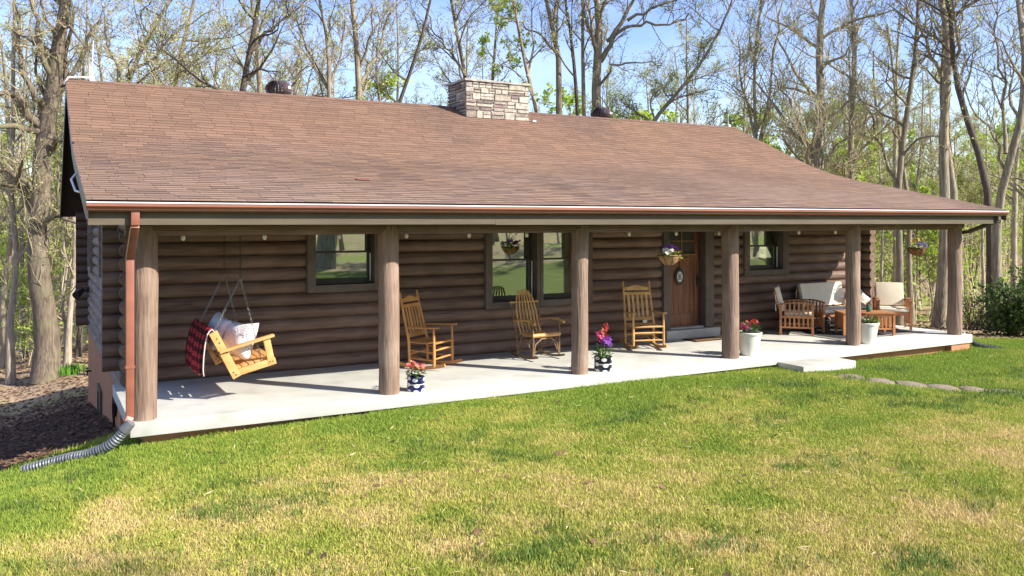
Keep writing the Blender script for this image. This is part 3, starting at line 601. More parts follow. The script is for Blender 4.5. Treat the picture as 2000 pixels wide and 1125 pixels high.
# chimney: each stone its own piece on a recessed mortar core
CX0, CX1, CY0, CY1, CT = 7.05, 8.60, 6.02, 6.95, 5.30
chim = MB().box(CX0 + .012, CX1 - .012, CY0 + .012, CY1 - .012, 4.2, CT - .01).build('chimney', 'mortar', cabin)
def stones(u0, u1, place, zb, zt):
    z = zb; r = random.Random(5 if u1 > 7 else 9)
    while z < zt - .02:
        h = min(r.choice((.06, .085, .115, .15, .17)), zt - z)
        if zt - z - h < .045: h = zt - z
        u = u0
        while u < u1 - .005:
            w = min(r.choice((.16, .2, .26, .34, .42)), u1 - u)
            if u1 - u - w < .07: w = u1 - u
            if h > .1 and r.random() < .42 and w > .15:
                for q in (0, 1): place(u, u + w, z + q * h / 2, z + (q + 1) * h / 2, r)
            else: place(u, u + w, z, z + h, r)
            u += w
        z += h
def pl_front(a, b, c, d, r):
    j = .005; p = r.uniform(.008, .026); mb = MB(); q = lambda: r.uniform(-.004, .004); i = lambda: r.uniform(.006, .014)
    mb.add([(a + j, CY0 + .03, c + j), (b - j, CY0 + .03, c + j), (b - j, CY0 + .03, d - j), (a + j, CY0 + .03, d - j), (a + j + i(), CY0 - p + q(), c + j + i()), (b - j - i(), CY0 - p + q(), c + j + i()), (b - j - i(), CY0 - p + q(), d - j - i()), (a + j + i(), CY0 - p + q(), d - j - i())],
           [(0, 3, 2, 1), (4, 5, 6, 7), (0, 1, 5, 4), (1, 2, 6, 5), (2, 3, 7, 6), (3, 0, 4, 7)])
    mb.build('stone', 'stone_%d' % r.choices(range(6), (5, 7, 3, 1, 5, 2))[0], chim)
def pl_left(a, b, c, d, r):
    j = .008; p = r.uniform(.012, .03); q = lambda: r.uniform(-.004, .004); mb = MB()
    mb.add([(CX0 + .03, b - j, c + j), (CX0 + .03, a + j, c + j), (CX0 + .03, a + j, d - j), (CX0 + .03, b - j, d - j), (CX0 - p + q(), b - j - .01, c + j + .01), (CX0 - p + q(), a + j + .01, c + j + .01), (CX0 - p + q(), a + j + .01, d - j - .01), (CX0 - p + q(), b - j - .01, d - j - .01)],
           [(0, 3, 2, 1), (4, 5, 6, 7), (0, 1, 5, 4), (1, 2, 6, 5), (2, 3, 7, 6), (3, 0, 4, 7)])
    mb.build('stone', 'stone_%d' % r.choices(range(6), (3, 2, 4, 3, 4, 4))[0], chim)
stones(CX0 - .015, CX1 + .015, pl_front, 4.50, CT); stones(CY0 + .032, CY1, pl_left, 4.35, CT)
cp = MB(); N = 12; top = []; ring = []
for i in range(N): ring.append((CX0 - .05 + (CX1 - CX0 + .1) * i / N, CY0 - .05))
for i in range(6): ring.append((CX1 + .05, CY0 - .05 + (CY1 - CY0 + .1) * i / 6))
for i in range(N): ring.append((CX1 + .05 - (CX1 - CX0 + .1) * i / N, CY1 + .05))
for i in range(6): ring.append((CX0 - .05, CY1 + .05 - (CY1 - CY0 + .1) * i / 6))
K = len(ring); v = [(x + random.uniform(-.014, .014), y + random.uniform(-.014, .014), CT + random.uniform(-.004, .006)) for x, y in ring]; v += [(a[0] + random.uniform(-.012, .012), a[1] + random.uniform(-.01, .01), CT + .045 + random.uniform(-.008, .008)) for a in v]
cp.add(v, [tuple(range(K - 1, -1, -1)), tuple(range(K, 2 * K))] + [(i, (i + 1) % K, K + (i + 1) % K, K + i) for i in range(K)]); cp.build('chimney_cap', 'cap_stone', chim)
MB().tube([(7.7, 6.5, CT + .03), (7.7, 6.5, CT + .5)], .012, 6).build('flue_rod', 'grey_metal', chim)
# small wall fittings
MB().box(8.92, 9.02, WY - .115, WY - .098, .3, .4).build('outlet_cover', 'outlet', cabin); MB().box(11.0, 11.12, WY - .12, WY - .1, .36, .47).build('outlet_cover', 'outlet', cabin)
fl = MB().box(-.14, -.07, 9.9, 10.0, .72, .82).tube([(-.14, 9.95, .77), (-.22, 9.85, .74)], .018, 6).tube([(-.22, 9.85, .77), (-.34, 9.7, .68)], [.06, .085], 10)
fl.tube([(-.2, 10.0, .77), (-.3, 10.15, .7)], [.05, .075], 10).build('flood_light', 'black_metal', cabin, smooth=True)
MB().tube([(-.05, 9.6, -.92), (-.15, 9.6, -.92)], .02, 8).tube([(-.13, 9.6, -.9), (-.13, 9.6, -1.02)], .014, 6).tube([(-.13, 9.55, -.86), (-.13, 9.65, -.86)], .02, 6).build('faucet', 'black_metal', cabin)
bd = MB().box(-.09, -.051, 6.0, 6.1, -2.0, -.72).box(-.09, -.051, 6.75, 6.85, -2.0, -.72).box(-.089, -.051, 6.1, 6.75, -.82, -.721).build('basement_window', 'fascia', cabin)
MB().box(-.07, -.055, 6.1, 6.75, -2.0, -.82).build('pane', 'sash_dark', bd)
MB().tube([(-.07, 2.75, -.12), (-.075, 2.72, -.3), (-.07, 2.85, -.45), (-.08, 3.0, -.58), (-.07, 3.1, -.9), (-.07, 3.25, -1.1)], [.05, .055, .05, .02, .015, .03], 6).build('cable', 'black_metal', cabin)
MB().tube([(-.09, 2.0, 2.3), (-.09, 2.0, 2.12), (-.02, 1.95, 2.06), (.06, 1.95, 2.06)], .02, 6).build('conduit', 'fascia', cabin)

# ------------------------------------------------------------------ things on and around the porch
PI = math.pi
def rbox(name, mname, parent, x0, x1, y0, y1, z0, z1, b=.03, M=None):
    o = MB().box(x0, x1, y0, y1, z0, z1, M); return o.build(name, mname, parent, bevel=b)
def pillow(name, mname, parent, w, h, t, loc, rot):
    n = 12; vs = []; fs = []
    for sgn in (1, -1):
        for i in range(n + 1):
            for j in range(n + 1):
                a, b = i / n * 2 - 1, j / n * 2 - 1; k = (max(0, 1 - a ** 4) * max(0, 1 - b ** 4)) ** .55
                p = .93 + .07 * (abs(a) * abs(b)) ; vs.append((a * w / 2 * p * (1 - .07 * (1 - b * b)), sgn * t / 2 * k * (1 + .08 * math.sin(5 * a + 3 * b)), b * h / 2 * p * (1 - .07 * (1 - a * a))))
    N = (n + 1) ** 2
    for s in (0, 1):
        for i in range(n):
            for j in range(n): q = s * N + i * (n + 1) + j; fs.append((q, q + 1, q + n + 2, q + n + 1) if s else (q, q + n + 1, q + n + 2, q + 1))
    mb = MB(); mb.add(vs, fs); o = mb.build(name, mname, parent, smooth=True, angle=180)
    bm = bmesh.new(); bm.from_mesh(o.data); bmesh.ops.remove_doubles(bm, verts=bm.verts, dist=.0005); bmesh.ops.recalc_face_normals(bm, faces=bm.faces); bm.to_mesh(o.data); bm.free()
    o.location = loc; o.rotation_euler = rot; return o
def chain(mb, a, b, link=.042, w=.011, r=.0042):
    a, b = Vector(a), Vector(b); d = (b - a).normalized(); L = (b - a).length; n = max(1, int(L / (link * .8))); x = d.orthogonal().normalized(); y = d.cross(x)
    for i in range(n):
        c = a + d * (L * (i + .5) / n); s = x if i % 2 else y; h = link / 2
        mb.tube([c - d * h * .9, c - d * h * .55 + s * w, c + d * h * .55 + s * w, c + d * h * .9, c + d * h * .55 - s * w, c - d * h * .55 - s * w], r, 4, closed=True)

# --- porch swing: hangs from the porch ceiling, turned to face along the porch
SY0, SY1 = .46, 1.66
swing = thing('porch_swing', 'pale pine porch swing hanging on chains at the left end of the porch', 'swing', (0, 0, 0))
def V3(x, y, z): return (x, y, z)
for y in (SY0, SY1):
    MB().bar((1.145, y, .30), (.855, y, .88), .045, .105, (1, 0, .5)).build('back_post', 'pine', swing, bevel=.006)
    MB().bar((1.10, y + .0, .345), (1.625, y, .475), .04, .085, (0, 0, 1)).build('seat_rail', 'pine', swing, bevel=.006)
    MB().bar((1.505, y - .003, .775), (1.575, y - .003, .43), .046, .085, (1, 0, 0)).build('arm_support', 'pine', swing, bevel=.006)
    am = MB().bar((.93, y - .01, .63), (1.60, y - .01, .80), .105, .034, (0, 0, 1)).build('arm', 'pine', swing, bevel=.01)
    bl = MB()
    for (x, z) in ((.90, .80), (.93, .745), (.985, .615), (1.02, .62), (1.10, .365), (1.13, .335), (1.55, .465), (1.585, .47)):
        bl.tube([(x, y - .03, z), (x, y - .022, z)], .009, 8)
    bl.build('bolt', 'black_metal', swing)
for i in range(6):
    t = (i + .5) / 6; MB().bar((1.13 + .475 * t, SY0 + .03, .405 + .118 * t), (1.13 + .475 * t, SY1 - .03, .405 + .118 * t), .066, .02, (-.24, 0, .97)).build('seat_slat', 'pine', swing, bevel=.004)
for i in range(7):
    t = (i + .6) / 7.2; x, z = 1.135 - .27 * t, .36 + .52 * t; MB().bar((x, SY0 + .03, z), (x, SY1 - .03, z), .018, .06, (-.46, 0, .89)).build('back_slat', 'pine', swing, bevel=.004)
for y in (SY0 + .07, SY1 - .07):
    ap = (1.20, y, 1.53)
    for e in (((1.20, y, 2.37), ap), (ap, (.885, y - .03, .90)), (ap, (1.46, y - .03, .46))):
        cmb = MB(); chain(cmb, *e); cmb.build('chain', 'grey_metal' if e[0] is ap else 'black_metal', swing)  # dark hanger, paler legs: shade and sunlight put into the chain colour
# blanket thrown over the near half of the swing back
nu, nv = 26, 22; uvs = []; vs = []
path = [(1.01, .60), (.935, .76), (.885, .885), (.852, .92), (.80, .88), (.765, .74), (.745, .56), (.745, .40), (.757, .33)]
cum = [0]
for a, b in zip(path[:-1], path[1:]): cum.append(cum[-1] + math.hypot(b[0] - a[0], b[1] - a[1]))
def pp(s):
    for i in range(len(path) - 1):
        if s <= cum[i + 1] + 1e-9:
            t = (s - cum[i]) / (cum[i + 1] - cum[i]); return path[i][0] * (1 - t) + path[i + 1][0] * t, path[i][1] * (1 - t) + path[i + 1][1] * t
bl = MB()
for j in range(nv + 1):
    s = cum[-1] * j / nv; x, z = pp(s); hang = max(0, s - .42)
    for i in range(nu + 1):
        y = SY0 + .035 + 1.2 * i / nu; fold = .022 * math.sin(i * 1.15 + .6) * min(1, hang * 3); vs.append((x + fold - hang * .03, y + .05 * hang, z - .05 * hang * (i / nu) + .012 * math.sin(i * .8)))
bl.add(vs, [(j * (nu + 1) + i, j * (nu + 1) + i + 1, (j + 1) * (nu + 1) + i + 1, (j + 1) * (nu + 1) + i) for j in range(nv) for i in range(nu)])
bo = bl.build('plaid_blanket', ['plaid', 'hem'], None, smooth=True, angle=180); uvl = bo.data.uv_layers.new(name='UVMap')
for lp in bo.data.loops:
    j, i = divmod(lp.vertex_index, nu + 1); uvl.data[lp.index].uv = (i / nu * 1.2 / .12, cum[-1] * j / nv / .12)
sd = bo.modifiers.new('thick', 'SOLIDIFY'); sd.thickness = .014; sd.material_offset_rim = 1
tag(bo, 'red and black checked blanket draped over the back of the porch swing', 'blanket')
p1 = pillow('throw_pillow', 'pillow_white', None, .62, .5, .22, (1.24, .83, .715), (R(-20), R(0), R(-66))); tag(p1, 'white throw pillow with dark flecked pattern, in front on the porch swing', 'pillow')
p2 = pillow('throw_pillow', 'pillow_grey', None, .50, .46, .17, (1.04, 1.26, .80), (R(-26), R(12), R(-82))); tag(p2, 'plain grey throw pillow tucked behind the patterned one on the swing', 'pillow')

# --- slat-back rocking chairs (local: front toward -y)
def rocking_chair(name, label, loc, rz, wood='oak'):
    t = thing(name, label, 'rocking chair', loc, rz, 'slat-back rocking chairs'); W = .27
    def rk(y): return .012 + .32 * (y - .02) ** 2
    for s in (-1, 1):
        MB().tube([(s * W, .20, rk(.2) + .02), (s * W, .215, .42), (s * (W - .015), .31, .80), (s * (W - .02), .385, 1.12)], [.021, .022, .02, .018], 8).lathe([(.012, 0), (.022, .02), (.012, .045), (.001, .05)], 8, (s * (W - .02), .388, 1.115)).build('back_post', wood, t, smooth=True)
        MB().tube([(s * (W + .01), -.24, rk(-.24) + .02), (s * (W + .01), -.24, .20), (s * (W + .01), -.235, .42), (s * (W + .01), -.23, .62)], [.02, .024, .021, .016], 8).build('leg', wood, t, smooth=True)
        MB().bar((s * (W + .015), -.31, .645), (s * (W + .005), .0, .635), .075, .022).bar((s * (W + .005), .0, .635), (s * (W - .005), .27, .62), .055, .022).build('arm', wood, t, bevel=.006)
        rkm = MB(); pts = [(s * W, y, rk(y) + .018) for y in np.linspace(-.42, .52, 11)]
        for a, b in zip(pts[:-1], pts[1:]): rkm.bar(a, b, .028, .05)
        rkm.build('rocker', wood, t)
        for z in (.15, .27): MB().tube([(s * W, -.235, z), (s * W, .21, z + .01)], .011, 6).build('stretcher', wood, t, smooth=True)
    for z in (.17, .30): MB().tube([(-W, -.24, z), (0, -.24, z), (W, -.24, z)], [.011, .016, .011], 8).build('stretcher', wood, t, smooth=True)
    MB().tube([(-W, .21, .22), (W, .21, .22)], .012, 6).build('stretcher', wood, t, smooth=True)
    pts = [(-W + .02, 1.0), (-W + .02, 1.055), (-.16, 1.06), (-.06, 1.085), (0, 1.095), (.06, 1.085), (.16, 1.06), (W - .02, 1.055), (W - .02, 1.0)]
    MB().prism([(x, .355 + (z - 1) * .2, z) for x, z in pts], 0, (0, .02, 0)).build('crest_rail', wood, t)
    MB().bar((-W + .015, .342, .945), (W - .015, .342, .945), .02, .05).build('back_rail', wood, t)
    MB().bar((-W + .01, .232, .50), (W - .01, .232, .50), .022, .06).build('back_rail', wood, t)
    for i in range(5):
        x = -.17 + .085 * i; MB().bar((x, .238, .53), (x, .335, .925), .042, .012, (0, 1, 0)).build('back_slat', wood, t)
    for i in range(10):
        a = -.25 + i * .05; z = .415 - .018 * math.sin(PI * (i + .5) / 10); MB().box(-W, W, a, a + .044, z - .008, z + .008).build('seat_slat', wood, t)
    for y in (-.25, .2): MB().tube([(-W, y, .405), (W, y, .405)], .016, 8).build('seat_rail', wood, t, smooth=True)
    return t
rocking_chair('rocking_chair', 'oak slat-back rocking chair turned toward the door, beside the small window', (4.27, 1.60, 0), R(36))
rocking_chair('rocking_chair', 'oak slat-back rocking chair standing beside the front door', (8.38, 1.55, 0), R(-17), 'golden_wood')
# --- bentwood rocker of twigs and hickory strips
t = thing('bentwood_rocker', 'twig and bentwood rocking chair with tall rounded back under the double window', 'rocking chair', (6.18, 1.58, 0), R(6))
for i in range(7):
    f = (i - 3) / 3; top = .105 * f; MB().tube([(f * .23, -.24, .40), (f * .215, .0, .375), (f * .20, .17, .40), (f * .205, .235, .55), (f * .20, .29, .75), (f * .165, .345, .95), (top, .39, 1.10 - .03 * f * f)], .0145, 6).build('strip', 'golden_wood', t, smooth=True)
for s in (-1, 1):
    MB().tube([(s * .27, -.26, .03), (s * .265, -.27, .3), (s * .275, -.26, .62)], [.017, .016, .014], 7).tube([(s * .24, .2, .05), (s * .245, .23, .4), (s * .275, .31, .75), (s * .26, .36, .93)], [.017, .016, .014, .013], 7).build('leg', 'twig_wood', t, smooth=True)
    MB().tube([(s * .30, -.36, .60), (s * .285, -.2, .645), (s * .28, .05, .63), (s * .27, .28, .60)], [.022, .021, .018, .015], 8).build('arm', 'golden_wood', t, smooth=True)
    MB().tube([(s * .27, y, .025 + .3 * y * y) for y in np.linspace(-.42, .5, 10)], .019, 7).build('rocker', 'twig_wood', t, smooth=True)
    MB().tube([(s * .262, -.25, .08), (s * .262, -.1, .30), (s * .26, .06, .35), (s * .25, .19, .10)], .01, 6).tube([(s * .265, -.24, .36), (s * .262, -.02, .2), (s * .25, .2, .12)], .009, 6).build('brace', 'twig_wood', t, smooth=True)
    MB().tube([(s * .275, -.25, .42), (s * .28, -.12, .58), (s * .28, .02, .62)], .009, 6).build('brace', 'twig_wood', t, smooth=True)
MB().tube([(-.28, -.26, .40), (.28, -.26, .40)], .034, 9).build('seat_front', 'golden_wood', t, smooth=True)
MB().tube([(-.25, .19, .40), (.25, .19, .40)], .022, 8).build('seat_back', 'twig_wood', t, smooth=True)
MB().tube([(-.31, .34, .90), (.29, .345, .89)], .013, 7).build('back_rail', 'golden_wood', t, smooth=True)
MB().tube([(-.26, -.262, .06), (-.22, -.268, .26), (-.1, -.27, .345), (.1, -.27, .345), (.22, -.268, .26), (.26, -.262, .06)], .012, 6).build('front_hoop', 'twig_wood', t, smooth=True)
MB().tube([(-.26, -.25, .1), (.24, .2, .12)], .01, 6).tube([(.26, -.25, .1), (-.24, .2, .12)], .01, 6).build('brace', 'twig_wood', t, smooth=True)

# --- acacia patio set
def slat_side(t, x, y0, y1, ztop, arch):
    """one arm side in the plane x: legs, bottom rail, slats and an arched arm"""
    for y in (y0, y1): MB().box(x - .022, x + .022, y - .022, y + .022, 0.001, ztop - .02).build('leg', 'acacia', t)
    MB().box(x - .016, x + .016, y0 + .023, y1 - .023, .13, .165).build('side_rail', 'acacia', t)
    MB().box(x - .016, x + .016, y0 + .023, y1 - .023, .33, .375).build('side_rail', 'acacia', t)
    n = 6
    for i in range(n):
        y = y0 + (y1 - y0) * (i + 1) / (n + 1)
        MB().box(x - .009, x + .009, y - .017, y + .017, .166, .329).build('slat', 'acacia', t)
        MB().box(x - .009, x + .009, y - .017, y + .017, .376, ztop - .02 + arch * math.sin(PI * (i + 1) / (n + 1))).build('slat', 'acacia', t)
    ar = MB(); pts = [(x, y0 - .04 + (y1 - y0 + .07) * k / 8, ztop - .008 + arch * math.sin(PI * k / 8)) for k in range(9)]
    for a, b in zip(pts[:-1], pts[1:]): ar.bar(a, b, .062, .022)
    ar.build('arm', 'acacia', t)
def patio_seat(name, label, cat, loc, rz, W, group=None):
    t = thing(name, label, cat, loc, rz, group); D = .30
    for s in (-1, 1): slat_side(t, s * W / 2, -D, D, .60, .045)
    MB().box(-W / 2 + .024, W / 2 - .024, -D - .018, -D + .01, .30, .365).build('front_rail', 'acacia', t)
    MB().box(-W / 2 + .024, W / 2 - .024, D - .01, D + .012, .30, .365).build('back_rail', 'acacia', t)
    for s in (-1, 1): MB().bar((s * (W / 2 - .04), D - .02, .36), (s * (W / 2 - .04), D + .13, .84), .03, .03, (0, 1, 0)).build('back_post', 'acacia', t)
    MB().bar((-W / 2 + .03, D + .12, .82), (W / 2 - .03, D + .12, .82), .022, .06).build('back_rail', 'acacia', t)
    k = int(W / .12)
    for i in range(k):
        x = -W / 2 + .07 + (W - .14) * i / (k - 1); MB().bar((x, D - .01, .37), (x, D + .115, .80), .03, .012, (0, 1, 0)).build('back_slat', 'acacia', t)
    for i in range(6): MB().box(-W / 2 + .025, W / 2 - .025, -D + .02 + i * .095, -D + .09 + i * .095, .345, .362).build('seat_slat', 'acacia', t)
    rbox('seat_cushion', 'cushion', t, -W / 2 + .03, W / 2 - .03, -D - .015, D - .07, .367, .445, .03)
    M = Matrix.Translation((0, D - .045, .45)) @ Matrix.Rotation(R(-15), 4, 'X')
    rbox('back_cushion', 'cushion', t, -W / 2 + .035, W / 2 - .035, -.045, .045, .005, .50, .03, M)
    tm = MB()
    for z in (.62, .8): tm.tube([(-W / 2 + .03, D + .05, z), (-W / 2 - .01, D + .1, z - .02), (-W / 2 - .015, D + .09, z - .16)], .006, 5)
    tm.build('cushion_tie', 'cushion', t)
    return t
patio_seat('patio_armchair', 'slatted wood armchair with cream cushions seen from the side, left of the loveseat', 'armchair', (12.26, 1.60, .012), R(43), .60)
patio_seat('patio_loveseat', 'slatted wood loveseat with cream cushions against the log wall', 'loveseat', (13.52, 1.74, .012), R(0), 1.34)
patio_seat('patio_armchair', 'slatted wood armchair with cream cushions by the far end of the porch, facing forward', 'armchair', (14.62, 1.18, .012), R(-44), .62)
t = thing('coffee_table', 'slatted wood coffee table on the dark rug between the cushioned seats', 'table', (13.36, .86, .012), R(-30))
TW, TD = 1.06, .52
for i in range(8): MB().box(-TW / 2, TW / 2, -TD / 2 + i * TD / 8 + .003, -TD / 2 + (i + 1) * TD / 8 - .003, .425, .447).build('top_slat', 'acacia', t)
for sx in (-1, 1):
    for sy in (-1, 1): MB().box(sx * (TW / 2 - .045) - .023, sx * (TW / 2 - .045) + .023, sy * (TD / 2 - .045) - .023, sy * (TD / 2 - .045) + .023, .001, .424).build('leg', 'acacia', t)
for sy in (-1, 1):
    y = sy * (TD / 2 - .045); MB().box(-TW / 2 + .07, TW / 2 - .07, y - .012, y + .012, .36, .423).build('rail', 'acacia', t); MB().box(-TW / 2 + .07, TW / 2 - .07, y - .012, y + .012, .11, .145).build('rail', 'acacia', t)
    for i in range(12): MB().box(-TW / 2 + .13 + i * .072, -TW / 2 + .16 + i * .072, y - .008, y + .008, .146, .359).build('slat', 'acacia', t)
for sx in (-1, 1):
    x = sx * (TW / 2 - .045); MB().box(x - .012, x + .012, -TD / 2 + .07, TD / 2 - .07, .36, .423).build('rail', 'acacia', t); MB().box(x - .012, x + .012, -TD / 2 + .07, TD / 2 - .07, .11, .145).build('rail', 'acacia', t)
    for i in range(5): MB().box(x - .008, x + .008, -TD / 2 + .10 + i * .072, -TD / 2 + .13 + i * .072, .146, .359).build('slat', 'acacia', t)
rg = thing('porch_rug', 'dark outdoor rug with pale border under the patio set', 'rug')
MB().box(12.35, 14.55, .62, 1.98, .004, .0105).build('field', 'rug', rg)
bdr = MB(); bdr.box(12.2, 14.7, .47, .615, .004, .01).box(12.2, 14.7, 1.985, 2.1, .004, .01).box(12.2, 12.345, .62, 1.98, .004, .01).box(14.555, 14.7, .62, 1.98, .004, .01); bdr.build('border', 'rug_border', rg)
p = pillow('throw_pillow', 'pillow_floral', None, .34, .34, .12, (14.03, 1.50, .62), (R(-14), R(42), R(-50))); tag(p, 'white floral throw pillow at the right end of the loveseat', 'pillow')
p = pillow('throw_pillow', 'pillow_tan', None, .34, .26, .12, (13.93, 1.44, .50), (R(-60), R(8), R(-30))); tag(p, 'brown and cream patterned throw pillow lying on the loveseat seat', 'pillow')
jr = thing('mason_jar', 'small green glass jar standing on the coffee table', 'jar', (13.40, .80, .46))
MB().lathe([(.035, 0), (.045, .012), (.047, .085), (.036, .105), (.036, .12)], 16).build('glass', 'jar_green', jr, smooth=True); MB().lathe([(.038, .121), (.038, .136), (.001, .137)], 16).build('lid', 'twig_wood', jr, smooth=True)
st = thing('lantern', 'small dark lantern standing on the rug under the loveseat', 'lantern', (13.05, 1.55, .012))
MB().box(-.07, .07, -.07, .07, 0, .02).box(-.07, .07, -.07, .07, .2, .22).lathe([(.07, .22), (.02, .27), (.001, .275)], 8).build('frame', 'black_metal', st)
MB().box(-.055, .055, -.055, .055, .021, .199).build('pane', 'sash_dark', st)

# --- plants in pots and baskets
def blooms(mb, c, n, spread, size, zs=.5, r=random, up=.5):
    for i in range(n):
        a, q = r.uniform(0, 2 * PI), math.sqrt(r.random()) * spread; p = Vector((c[0] + q * math.cos(a), c[1] + q * math.sin(a), c[2] + r.uniform(0, zs)))
        nrm = Vector((r.uniform(-1, 1), r.uniform(-1.2, .6), r.uniform(.1, 1.2))).normalized(); x = nrm.orthogonal().normalized(); y = nrm.cross(x); s = size * r.uniform(.7, 1.3)
        for k in range(5):
            b = k * 2 * PI / 5; b2 = b + 1.0; d1 = x * math.cos(b) + y * math.sin(b); d2 = x * math.cos(b2) + y * math.sin(b2); dm = (d1 + d2).normalized()
            mb.add([p, p + d1 * s * .8 + nrm * s * .25, p + dm * s * 1.15 + nrm * s * .2, p + d2 * s * .8 + nrm * s * .25], [(0, 1, 2, 3)])
def leaves(mb, c, n, spread, size, zs, r=random, droop=0):
    for i in range(n):
        a, q = r.uniform(0, 2 * PI), math.sqrt(r.random()) * spread; z = r.uniform(0, zs); o = Vector((math.cos(a), math.sin(a), 0))
        p = Vector((c[0], c[1], c[2])) + o * q + Vector((0, 0, z - droop * q)); d = (o * r.uniform(.2, 1) + Vector((0, 0, r.uniform(-.2, .9)))).normalized(); s = d.cross(Vector((r.uniform(-.3, .3), r.uniform(-.3, .3), 1))).normalized()
        L = size * r.uniform(.6, 1.4); w = L * .32; mb.cr = r.random(); mb.add([p, p + d * L * .5 + s * w, p + d * L + Vector((0, 0, -L * .2)), p + d * L * .5 - s * w], [(0, 1, 2, 3)])
def planter(name, label, loc, prof, mname, leafn, lz, spread, fl, uv=None, group=None):
    t = thing(name, label, 'planter', loc, random.uniform(0, 6) if not uv else 0, group)
    mb = MB(); n = 28; mb.lathe(prof, n); top = max(z for r_, z in prof); rt = [r_ for r_, z in prof if z == top][0]
    o = mb.build('pot', mname, t, smooth=True, angle=35)
    if uv:
        u = o.data.uv_layers.new(name='UVMap')
        for pl in o.data.polygons:
            cx_ = math.atan2(pl.center.y, pl.center.x)
            for li in pl.loop_indices:
                v = o.data.vertices[o.data.loops[li].vertex_index].co; a = math.atan2(v.y, v.x)
                if a - cx_ > PI: a -= 2 * PI
                if cx_ - a > PI: a += 2 * PI
                u.data[li].uv = (a / (2 * PI) * uv, v.z / top * 2.5)
    MB().lathe([(rt * .92, top - .03), (.001, top - .025)], 16, capb=False).build('soil', 'soil', t)
    lm = MB(); leaves(lm, (0, 0, top - .03), leafn, spread, .06, lz); lm.build('foliage', 'leaf_pot', t)
    for pm, c, k, sp, sz, zs in fl:
        fm = MB(); blooms(fm, (c[0], c[1], top + c[2]), k, sp, sz, zs); fm.build('flowers', 'petal_' + pm, t)
    return t
big = [(.12, 0), (.135, .01), (.165, .12), (.19, .26), (.203, .345), (.205, .35), (.215, .352), (.22, .365), (.22, .385), (.212, .392), (.198, .392), (.195, .37)]
planter('flower_planter', 'round white planter with pink and violet flowers beside the fourth porch post', (9.44, .06, 0), big, 'pot_white', 150, .16, .17,
        [('pink', (.08, .02, .05), 24, .1, .03, .1), ('red', (-.06, .05, .1), 16, .1, .026, .1), ('violet', (-.03, -.08, .0), 24, .12, .026, .05), ('salmon', (-.02, .02, .13), 10, .1, .024, .06)])
planter('flower_planter', 'round white planter with green leaves and dark red flowers beside the fifth porch post', (12.33, .0, 0), big, 'pot_white', 200, .12, .18,
        [('crimson', (.1, .03, .05), 16, .07, .026, .1), ('magenta', (.12, .0, .03), 6, .05, .024, .06), ('white', (-.08, .0, .05), 5, .08, .018, .05)])
small = [(.105, 0), (.112, .006), (.116, .03), (.116, .17), (.119, .185), (.115, .192), (.105, .19), (.104, .17)]
planter('flower_planter', 'small blue and white patterned pot with red flowers beside the second porch post', (3.36, -.02, 0), small, 'glaze_blue', 90, .13, .1,
        [('salmon', (0, 0, .07), 26, .12, .027, .12), ('red', (.02, 0, .08), 12, .11, .025, .12), ('yellow', (0, 0, .05), 5, .1, .018, .08)], uv=6)
tall = [(.12, 0), (.13, .006), (.134, .03), (.134, .2), (.138, .215), (.133, .222), (.12, .22), (.12, .2)]
planter('flower_planter', 'black and white patterned pot with tall purple and pink flowers beside the third porch post', (6.42, .02, 0), tall, 'glaze_black', 170, .2, .13,
        [('purple', (.03, -.02, .16), 34, .08, .034, .12), ('pink', (-.05, .0, .22), 22, .06, .03, .14), ('red', (.06, .02, .26), 22, .035, .025, .22), ('salmon', (-.0, .03, .28), 12, .03, .024, .14)], uv=6)
def basket(label, hook, zc, r, coirm, fl, trail):
    t = thing('hanging_basket', label, 'hanging basket', (hook[0], hook[1], zc), .4)
    mb = MB(); prof = [(.02, -r * .85), (r * .45, -r * .78), (r * .78, -r * .5), (r * .95, -r * .2), (r, .0), (r * .94, .01), (r * .9, -.03)]
    mb.lathe([(a * random.uniform(.97, 1.03), b) for a, b in prof], 22); mb.build('liner', coirm, t, smooth=True)
    w = MB(); ring = [(r * 1.02 * math.cos(a), r * 1.02 * math.sin(a), .0) for a in np.linspace(0, 2 * PI, 20, False)]; w.tube(ring, .005, 5, closed=True)
    for k in range(8):
        a = k * PI / 4; w.tube([(math.cos(a) * q * 1.02, math.sin(a) * q * 1.02, z) for q, z in prof[:5]], .004, 4)
    w.build('wire_frame', 'black_metal', t)
    c = MB(); top = hook[2] - zc
    for k in range(3):
        a = k * 2 * PI / 3 + .3; c.tube([(r * math.cos(a), r * math.sin(a), 0), (0, 0, top * .82)], .0045, 4)
    c.tube([(0, 0, top * .8), (0, 0, top)], .006, 5); c.build('hanger', 'black_metal', t)
    MB().lathe([(r * .89, -.03), (.001, -.02)], 14, capb=False).build('soil', 'soil', t)
    lm = MB(); leaves(lm, (0, 0, -.02), 130, r * .95, .055, .12, droop=.25); lm.build('foliage', trail, t)
    for pm, cc, k, sp, sz, zs in fl:
        fm = MB(); blooms(fm, cc, k, sp, sz, zs); fm.build('flowers', 'petal_' + pm, t)
    return t
basket('hanging basket of coconut fibre with white, purple and pink flowers in front of the door', (7.60, -.1, 2.1), 1.72, .185, 'coir_light',
       [('white', (-.1, -.05, .03), 26, .1, .03, .07), ('purple', (-.02, .02, .08), 18, .09, .03, .07), ('magenta', (.11, .0, .05), 24, .08, .032, .08), ('yellow', (0, -.1, .03), 8, .1, .02, .04)], 'leaf_lime')
basket('dark fibre hanging basket with blue violet flowers at the far open end of the porch', (14.98, .86, 2.08), 1.70, .19, 'coir',
       [('violet', (.06, -.08, .03), 34, .11, .032, .08), ('yellow', (.02, .02, .1), 12, .08, .03, .1), ('white', (-.12, -.06, .0), 8, .08, .026, .05)], 'leaf_lime')

